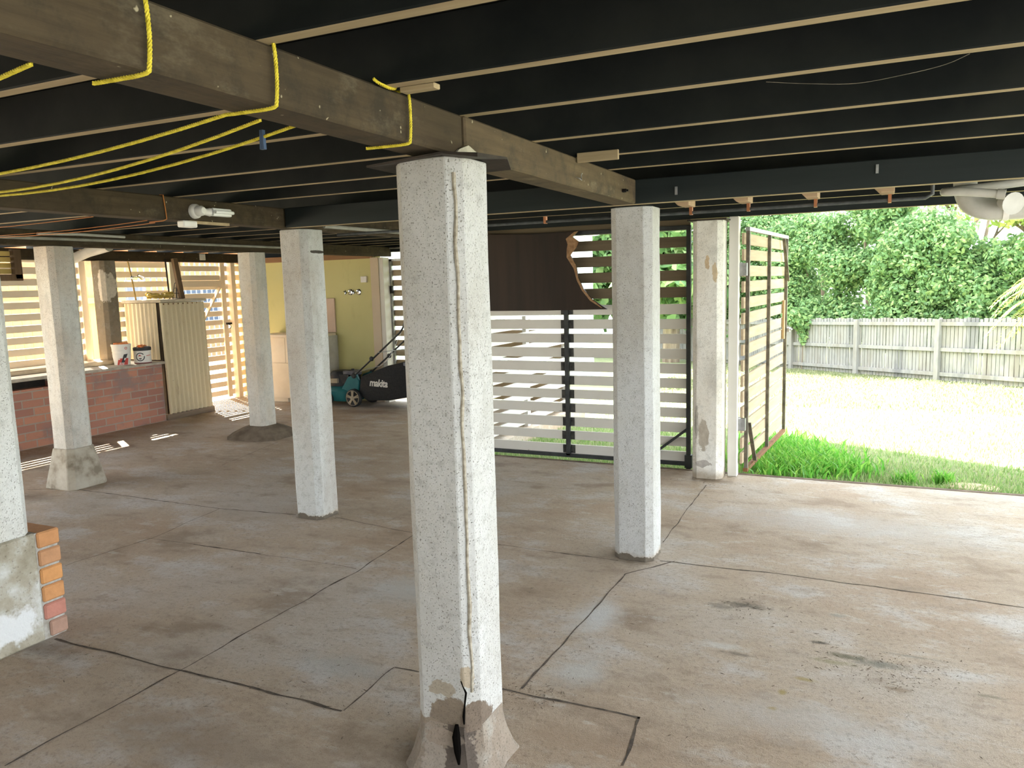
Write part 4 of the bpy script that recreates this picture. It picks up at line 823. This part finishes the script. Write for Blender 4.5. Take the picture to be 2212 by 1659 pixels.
# ------------------------------------------------------------------ yard
m = MB(); m.box((3.42,-12,-.1),(16,3.6,-.045)); struct(m.build('ground_bounce_right', noisy('pale_bounce_concrete', (.50,.48,.44), (.60,.58,.53), 3, .9), None, (9,-4,-.1)))  # pale unseen paving added to throw light onto right-hand faces
def grass_mat():
    t = NT('lawn'); g = t.noise(.7, 4, .6); f = t.noise(22, 5, .7); c = t.mix(g, (.15,.19,.085), (.22,.24,.13)); c = t.mix(t.sstep(f, .5, .75), c, (.28,.28,.17))
    return t.finish(c, .9, f, .8, .03, 0, .1)
n = 60; xs = np.linspace(-30, 30, n); ys = np.concatenate([np.linspace(-25, 4.2, 12), np.linspace(4.3, 45, n-12)]); vs = []; fs = []
for j, y in enumerate(ys):
    for i, x in enumerate(xs): vs.append((x, y, gz(x, y)-.001+.03*mnoise.noise(Vector((x*.4, y*.4, 0)))*(1 if y > 5 else 0)))
for j in range(n-1):
    for i in range(n-1): fs.append((j*n+i, j*n+i+1, (j+1)*n+i+1, (j+1)*n+i))
m = MB(); m.add(vs, fs); g_ = m.build('ground', grass_mat(), smooth=True); struct(g_)
def blades(name, N, sampler, hmin, hmax, wid, mats, label, cat):
    P = np.array([sampler() for _ in range(N)]); a = nrg.random(N)*6.283; h = nrg.uniform(hmin, hmax, N); b = nrg.random(N)*6.283; ln = h*nrg.uniform(.2, .9, N)
    w = np.stack([np.cos(a), np.sin(a), np.zeros(N)], 1)*wid[:, None] if isinstance(wid, np.ndarray) else np.stack([np.cos(a), np.sin(a), np.zeros(N)], 1)*wid
    lean = np.stack([np.cos(b)*ln, np.sin(b)*ln, h], 1); mid = np.stack([np.cos(b)*ln*.3, np.sin(b)*ln*.3, h*.65], 1)
    V = np.stack([P-w, P+w, P+mid+w*.75, P+mid-w*.75, P+lean], 1).reshape(-1, 3)
    me = bpy.data.meshes.new(name); k = np.arange(N)*5
    F = [f for i in k.tolist() for f in ((i, i+1, i+2, i+3), (i+3, i+2, i+4))]
    me.from_pydata(V.tolist(), [], F); me.materials.append(mats); o = bpy.data.objects.new(name, me); SC.collection.objects.link(o)
    return tag(o, label, cat, kind='stuff')
def leaf_mat(name, c1, c2, c3, tr=.35, rough=.45):
    t = NT(name); gi = t.n('ShaderNodeNewGeometry'); c = t.ramp(gi.outputs['Random Per Island'], [(.15, c1), (.55, c2), (.92, c3)])
    t.finish(c, rough, None, spec=.35); tl = t.n('ShaderNodeBsdfTranslucent'); t.l(c, tl.inputs[0]); mx = t.n('ShaderNodeMixShader'); mx.inputs[0].default_value = tr
    t.l(t.b.outputs[0], mx.inputs[1]); t.l(tl.outputs[0], mx.inputs[2]); t.l(mx.outputs[0], t.out.inputs[0]); return t.m
M['gblade'] = leaf_mat('grass_blade', (.17,.30,.09), (.26,.38,.13), (.40,.43,.22), .45)
M['gblade_far'] = leaf_mat('far_grass_blade', (.16,.20,.09), (.22,.25,.13), (.32,.32,.20), .4)
M['weed'] = leaf_mat('broad_weed_blade', (.10,.32,.04), (.16,.44,.06), (.30,.52,.10), .45)
def s_lawn():
    y = 4.32+(rnd.random()**1.6)*5.5; x = rnd.uniform(-2.2, 3.0+.12*(y-4)); return (x, y, gz(x, y))
blades('lawn_grass', 42000, s_lawn, .02, .065, .0035, M['gblade'], 'short green lawn grass beyond the concrete slab edge', 'grass')
def s_far():
    
    while True:
        y = rnd.uniform(9.9, 20); x = rnd.uniform(-3, 6)
        if (x+7.2)*.687+(y-25.0)*.727 < -.12: return (x, y, gz(x, y))
blades('far_lawn_grass', 22000, s_far, .03, .08, .008, M['gblade_far'], 'sunlit and shaded lawn grass out toward the paling fence', 'grass')
CL = [(.42,5.0,.22),(.5,5.6,.25),(.75,5.3,.2),(.62,4.75,.16),(.95,5.0,.14),(.35,6.2,.25)]
def s_weed():
    cx, cy, r = rnd.choice(CL); x = rnd.gauss(cx, r); y = max(4.36, rnd.gauss(cy, r*1.2)); return (x, y, gz(x, y))
blades('tall_weeds', 2600, s_weed, .05, .15, .010, M['weed'], 'tall bright weeds growing along the foot of the open gate', 'weeds')
for (px, py, l) in ((1958,1046,'small weed clump at the slab edge, left of the other small one'), (2036,1046,'spiky weed clump at the slab edge beside the bare stepping slab')):
    p = atg(px, py); c = [(p.x, p.y)]
    o = blades('weed_clump', 130, lambda: (rnd.gauss(p.x,.04), rnd.gauss(p.y,.04), gz(p.x,p.y)), .05, .13, .006, M['weed'], l, 'weed'); o['kind'] = 'thing'
p = atg(2100,1055); mm = MB(); mm.rings([[(p.x+.17*k*math.cos(a)*1.2, p.y+.11*k*math.sin(a), gz(p.x,p.y)+z) for a in [i*math.pi/5 for i in range(10)]] for k, z in ((1,-.03),(1,.012),(.93,.018))])
tag(mm.build('stepping_slab', noisy('bare_earth_slab', (.46,.37,.26), (.56,.46,.33), 9, .95), None, tuple(p)), 'bare sandy stepping slab in the grass beside the spiky weed', 'slab')
m = MB(); m.box((-2.2,4.27,-.12),(3.4,4.31,.004)); struct(m.build('trim_7', noisy('dark_slab_edge', (.10,.07,.05), (.2,.15,.11), 9, .95), None, (.6,4.29,0)))

# paling fence across the yard
FA, FB = Vector((-7.2,25.0,0)), Vector((6.6,11.95,0)); FD = (FB-FA).normalized(); FN = Vector((-FD.y, FD.x, 0));  FN = FN if FN.y < 0 else -FN
FL = (FB-FA).length
M['paling'] = noisy('silvered_paling', (.14,.142,.145), (.235,.235,.228), 3, .85, (1,1,.3), c3=(.19,.18,.165), bump=.3)
FE = thing('paling_fence', tuple(FA+Vector((0,0,gz(FA.x,FA.y)))), 'weathered grey paling fence across the back of the yard', 'fence')
mm = MB(); s = 0
while s < FL:
    w = rnd.uniform(.075,.10); c = FA+FD*(s+w/2); z = gz(c.x, c.y); hh = 1.29+rnd.uniform(-.02,.02)
    mm.bar((c.x,c.y,z+.03), (c.x,c.y,z+hh), w-.012, .016, tuple(FN)); s += w+rnd.choice([0,0,.004,.010])
mm.build('palings', M['paling'], FE)
for h in (.16,.66,1.18):
    mm = MB(); a = FA+FN*.035; b = FB+FN*.035; mm.bar((a.x,a.y,gz(a.x,a.y)+h),(b.x,b.y,gz(b.x,b.y)+h),.04,.075); mm.build('rail', M['paling'], FE)
fp = [atg(1725,798), atg(1890,808), atg(2071,822)]
s0 = (fp[1]-FA).dot(FD); sp = ((fp[2]-FA).dot(FD)-(fp[1]-FA).dot(FD))
k = -7
while s0+k*sp < FL:
    s = s0+k*sp
    if s > 0:
        c = FA+FD*s+FN*.06; z = gz(c.x,c.y); mm = MB(); mm.bar((c.x,c.y,z-.1),(c.x,c.y,z+1.27),.10,.09,tuple(FN)); mm.build('fence_post', M['paling'], FE)
    k += 1

# ------------------------------------------------------------------ foliage
def leaves(blobs, N, size, fill=.35):
    """leaf quads on lumpy ellipsoid clusters; returns verts"""
    B = np.array(blobs); vol = (B[:,3]*B[:,4]*B[:,5])**(2/3); k = nrg.choice(len(B), N, p=vol/vol.sum())
    d = nrg.normal(size=(N,3)); d /= np.linalg.norm(d, axis=1)[:,None]; r = 1-np.abs(nrg.normal(0, fill, N)).clip(0,.9)
    lump = 1+.16*np.sin(d[:,0]*7+k)*np.sin(d[:,2]*9+k*2)
    P = B[k,:3]+d*(r*lump)[:,None]*B[k,3:6]
    nrm = d+nrg.normal(0,.6,(N,3)); nrm[:,2] += .35; nrm /= np.linalg.norm(nrm, axis=1)[:,None]
    a = np.cross(nrm, nrg.normal(size=(N,3))); a /= np.linalg.norm(a, axis=1)[:,None]; b = np.cross(nrm, a)
    s = size*nrg.uniform(.6,1.25,N)[:,None]
    return np.stack([P-a*s, P-b*s*.5+nrm*s*.1, P+a*s, P+b*s*.5+nrm*s*.1], 1).reshape(-1,3)
def leaf_obj(name, V, mat, parent):
    me = bpy.data.meshes.new(name); n = len(V)//4; V = V-np.array(parent['_o'])
    me.vertices.add(len(V)); me.vertices.foreach_set('co', V.astype(np.float32).ravel()); me.loops.add(n*4); me.loops.foreach_set('vertex_index', np.arange(n*4, dtype=np.int32))
    me.polygons.add(n); me.polygons.foreach_set('loop_start', np.arange(0, n*4, 4, dtype=np.int32)); me.update(calc_edges=True); me.validate()
    me.materials.append(mat); o = bpy.data.objects.new(name, me); SC.collection.objects.link(o); o.parent = parent; return o
M['leafA'] = leaf_mat('hedge_leaf', (.15,.28,.12), (.23,.40,.16), (.38,.52,.22), .5); M['leafB'] = leaf_mat('light_leaf', (.22,.34,.08), (.36,.46,.13), (.55,.58,.20), .5)
M['bark'] = noisy('grey_brown_bark', (.12,.09,.065), (.26,.21,.16), 8, .95, (1,1,.2))
def fpt(s, off): c = FA+FD*s-FN*off; return c.x, c.y
def shrub(s, off, w, h, N, mat, label, size=.058, name='hedge_shrub', cat='hedge'):
    x, y = fpt(s, off); z = gz(x, y); t = thing(name, (x,y,z), label, cat, 'shrubs behind the paling fence')
    bl = []
    for i in range(40):
        a = rnd.uniform(-1,1); hh = (i+.5)/40; r = rnd.uniform(.38,.62)*(1-.30*hh)
        q = Vector((x,y,0))+FD*a*w*(1-.45*hh*hh)+FN*rnd.uniform(-.35,.40)
        bl.append((q.x, q.y, z+.98+hh*(h-1.2), r*1.15, r*1.15, r))
    leaf_obj('foliage', leaves(bl, N, size), mat, t)
    mm = MB()
    for i in range(3):
        q = Vector((x,y,z))+FD*(i-1)*w*.3; mm.tube([q, q+Vector((.05*i,.03,h*.45)), q+Vector((.15*(i-1),.1,h*.8))], [.07,.05,.02], 7)
    mm.build('stem', M['bark'], t)
tq = [(0.9,'dense green hedge shrub seen through the slats at the far left of the fence'),(3.0,'dense green hedge shrub beyond the brown gate slats'),(5.1,'tall green hedge shrub beyond the gap by the right post'),
      (7.0,'dense hedge shrub showing through the open gate slats'),(8.7,'tall hedge shrub rising just right of the open gate'),(10.4,'dense mid green hedge shrub behind the middle fence panel'),
      (12.0,'hedge shrub beside the bare branched tree'),(13.6,'lower hedge shrub behind the fence below the drain pipes'),(15.4,'hedge shrub at the right border behind the palm fronds')]
rnd.seed(21)
for i, (s, l) in enumerate(tq):
    shrub(s, 1.0+.25*(i%2), 1.3, [3.6,4.2,4.6,4.5,4.0,4.6,3.6,2.9,3.0][i], 38000, M['leafA'], l)
# vine spilling over the fence near the gate
x, y = fpt((atg(1735,800)-FA).dot(FD), -.08); z = gz(x,y); t = thing('creeper', (x,y,z), 'green creeper spilling over the fence beside the open gate', 'creeper')
leaf_obj('foliage', leaves([(x,y,z+1.25,.30,.22,.28),(x+.05,y,z+.95,.14,.10,.25),(x+.03,y-.02,z+.72,.08,.06,.12),(x-.2,y,z+1.35,.3,.2,.25)], 1100, .07), M['leafA'], t)
mm = MB(); mm.tube([(x,y+.06,z),(x+.02,y+.0,z+.8),(x,y+.0,z+1.3)], .012, 6); mm.build('stem', M['bark'], t)
# open branched trees behind
def branch_tree(x, y, h, label, N, seed, mat, spread=1.0):
    r = random.Random(seed); z = gz(x,y); t = thing('tree', (x,y,z), label, 'tree'); mm = MB(); tips = []
    def grow(p, d, l, rad, lev):
        pts = [p]; q = p.copy(); dd = d.copy()
        for i in range(4):
            dd = (dd+Vector((r.uniform(-.25,.25), r.uniform(-.25,.25), r.uniform(-.05,.15)))).normalized(); q = q+dd*l/4; pts.append(q.copy())
        mm.tube(pts, [rad*(1-.12*i) for i in range(5)], 6)
        if lev == 0: tips.append(q); return
        for k in range(r.choice([2,3,3])):
            a = r.uniform(0,6.28); nd = (dd+Vector((math.cos(a)*spread, math.sin(a)*spread, r.uniform(-.1,.35)))*.8).normalized(); grow(pts[r.choice([2,3,4])], nd, l*r.uniform(.6,.8), rad*.62, lev-1)
    grow(Vector((x,y,z)), Vector((0,0,1)), h*.38, .17, 4); mm.build('trunk', M['bark'], t, smooth=True)
    bl = [(p.x,p.y,p.z,.5,.5,.32) for p in tips]; leaf_obj('crown', leaves(bl, N, .09, .6), mat, t)
branch_tree(2.5, 19.5, 6.6, 'open branched tree with sparse light leaves against the sky', 5200, 5, M['leafB'])
branch_tree(3.75, 17.4, 5.6, 'light yellow green tree behind the low hedge under the drain pipes', 11000, 9, M['leafB'])
def tall_tree(x, y, r, h, N, label, mat):  # crowns raised and thickened to shade the fence, mostly out of view
    z = gz(x,y); t = thing('tree', (x,y,z), label, 'tree'); bl = []
    for i in range(int(h*5)):
        hh = .10+.88*rnd.random(); a = rnd.random()*6.28; q = r*math.sqrt(rnd.random())*.6*(1.1-.45*hh); bl.append((x+q*math.cos(a), y+q*math.sin(a), z+hh*h, r*.42, r*.42, r*.38))
    leaf_obj('crown', leaves(bl, N, .24, .5), mat, t)
    mm = MB(); mm.tube([(x,y,z),(x+.1,y,z+h*.4),(x,y+.1,z+h*.85)], [.26,.18,.05], 9); mm.build('trunk', M['bark'], t)
tall_tree(-4.4, 21.0, 1.85, 14, 26000, 'tall dense tree seen behind the scooped edge of the plywood sheet', M['leafA'])
tall_tree(-8.2, 24.2, 2.6, 17, 30000, 'tall dense tree far left of the yard glimpsed through gate slats', M['leafA'])
tall_tree(-12.5, 27.6, 3.4, 19, 26000, 'tallest tree farthest left behind the shed', M['leafA'])
# palm at the right border
px_, py_ = 4.25, 13.6; pz = gz(px_,py_); PT = thing('palm', (px_,py_,pz), 'palm with drooping yellow green fronds at the right border', 'palm')
mm = MB(); mm.tube([(px_,py_,pz),(px_+.03,py_,pz+.9),(px_,py_,pz+1.75)], [.12,.10,.08], 12); mm.build('trunk', M['bark'], PT, smooth=True)
M['frond'] = leaf_mat('palm_frond', (.16,.28,.04), (.34,.42,.07), (.58,.52,.18), .45)
for k, (az, el, L) in enumerate([(3.25,.75,1.5),(3.05,.35,1.45),(3.6,.25,1.5),(2.6,.6,1.5),(2.2,.3,1.5),(4.1,.6,1.5),(4.7,.35,1.5),(5.4,.6,1.5),(0.2,.5,1.5),(1.2,.6,1.5),(3.4,1.1,1.3)]):
    d = Vector((math.cos(az),math.sin(az),0)); p = Vector((px_,py_,pz+1.75)); pts = []
    for i in range(15):
        tt = i/14; pts.append(p+d*L*tt*math.cos(el*.5)*.95+Vector((0,0,L*(math.sin(el)*tt*1.1-.95*tt*tt))))
    mm = MB(); mm.tube(pts, [.014*(1-.8*i/14) for i in range(15)], 5); sd = Vector((-d.y,d.x,0))
    for i in range(2, 15):
        for j in (0,.5):
            q = pts[i-1].lerp(pts[i], j); 
            for s in (-1,1):
                ll = .36*math.sin(math.pi*(.15+.8*i/15)); tip = q+sd*s*ll*.75+d*ll*.55-Vector((0,0,ll*.45)); md = q.lerp(tip,.5)+Vector((0,0,.03)); wv = (tip-q).normalized().cross(Vector((0,0,1))).normalized()*.013
                mm.add([q, md+wv, tip, md-wv], [(0,1,2,3)])
    mm.build('frond', M['frond'], PT)

# ------------------------------------------------------------------ neighbours glimpsed through the left slats
NF = thing('paling_fence', (-10.3,5,0), 'sunlit honey coloured paling fence outside the left slatted wall', 'fence')
mm = MB(); y = 1.0; zb = -.06
while y < 7.1: mm.box((-10.3,y,zb),(-10.28,y+.13,1.86+rnd.uniform(-.015,.015))); y += .14
mm.build('palings', wood('honey_paling', (.38,.26,.10), (.46,.33,.14), 'z'), NF)
mm = MB(); mm.box((-10.28,1,1.45),(-10.22,7.1,1.54)); mm.box((-10.28,1,.35),(-10.22,7.1,.44)); mm.build('rail', wood('honey_rail', (.38,.26,.10), (.46,.33,.14), 'y'), NF)
SF = thing('spear_fence', (-10.3,9.4,0), 'spear topped metal fence outside the braced slat gate', 'fence')
mm = MB(); y = 7.2
while y < 12.5:
    z = gz(0,y); mm.box((-10.31,y-.008,z),(-10.29,y+.008,2.06)); mm.add([(-10.3,y-.035,2.06),(-10.3,y+.035,2.06),(-10.3,y,2.15),(-10.31,y,2.06),(-10.29,y,2.06)], [(0,3,2),(3,1,2),(1,4,2),(4,0,2),(0,4,1,3)]); y += .125
mm.build('spear_bars', plain('blue_grey_metal', (.10,.12,.17), .5, .3), SF)
mm = MB(); mm.box((-10.31,7.2,1.85),(-10.29,12.5,1.89)); mm.box((-10.31,7.2,.3),(-10.29,12.5,.34)); mm.build('rail', plain('blue_grey_rail', (.10,.12,.17), .5, .3), SF)
NH = thing('neighbour_house', (-17,13,0), 'red brick house with white windows beyond the left slats', 'house')
mm = MB(); mm.box((-20,5,-.6),(-15,20,2.6)); mm.build('wall', noisy('neighbour_brick', (.34,.15,.08), (.44,.21,.12), 6, .9), NH)
mm = MB(); mm.prism([(-20.6,4.6,2.6),(-14.5,4.6,2.6),(-17.5,4.6,3.9)], (0,1,0), 15.8); mm.build('roof', noisy('neighbour_roof', (.40,.38,.36), (.52,.50,.48), 5, .7), NH)
for y in (7.5,10.2,12.6,15.4):
    mm = MB(); mm.box((-15.0,y,.7),(-14.95,y+1.3,1.9)); o = mm.build('window', plain('white_window_frame', (.72,.72,.70), .5), NH)
    mm = MB(); mm.box((-14.95,y+.08,.78),(-14.94,y+.62,1.82)); mm.box((-14.95,y+.7,.78),(-14.94,y+1.22,1.82)); mm.build('pane', plain('dark_glass', (.06,.08,.13), .1), o)
NB = thing('garden_shed', (-8,15,0), 'pale blue corrugated shed beyond the back slat gate', 'shed')
corrugated((-9.5,13.5,0),(-4.2,13.5,0),-.55,2.5,.02,.12,(0,-1,0)).build('wall', noisy('pale_blue_iron', (.50,.60,.68), (.58,.67,.74), 5, .5), NB, smooth=True)
mm = MB(); mm.prism([(-9.6,13.4,2.5),(-4.1,13.4,2.5),(-4.1,16.4,2.9),(-9.6,16.4,2.9)], (0,0,1), .05); mm.box((-9.5,13.55,-.6),(-9.4,16.3,2.5)); mm.build('roof', noisy('shed_roof', (.5,.52,.54), (.6,.62,.64), 5, .5), NB)

for o in ALL:
    if '_o' in o: del o['_o']
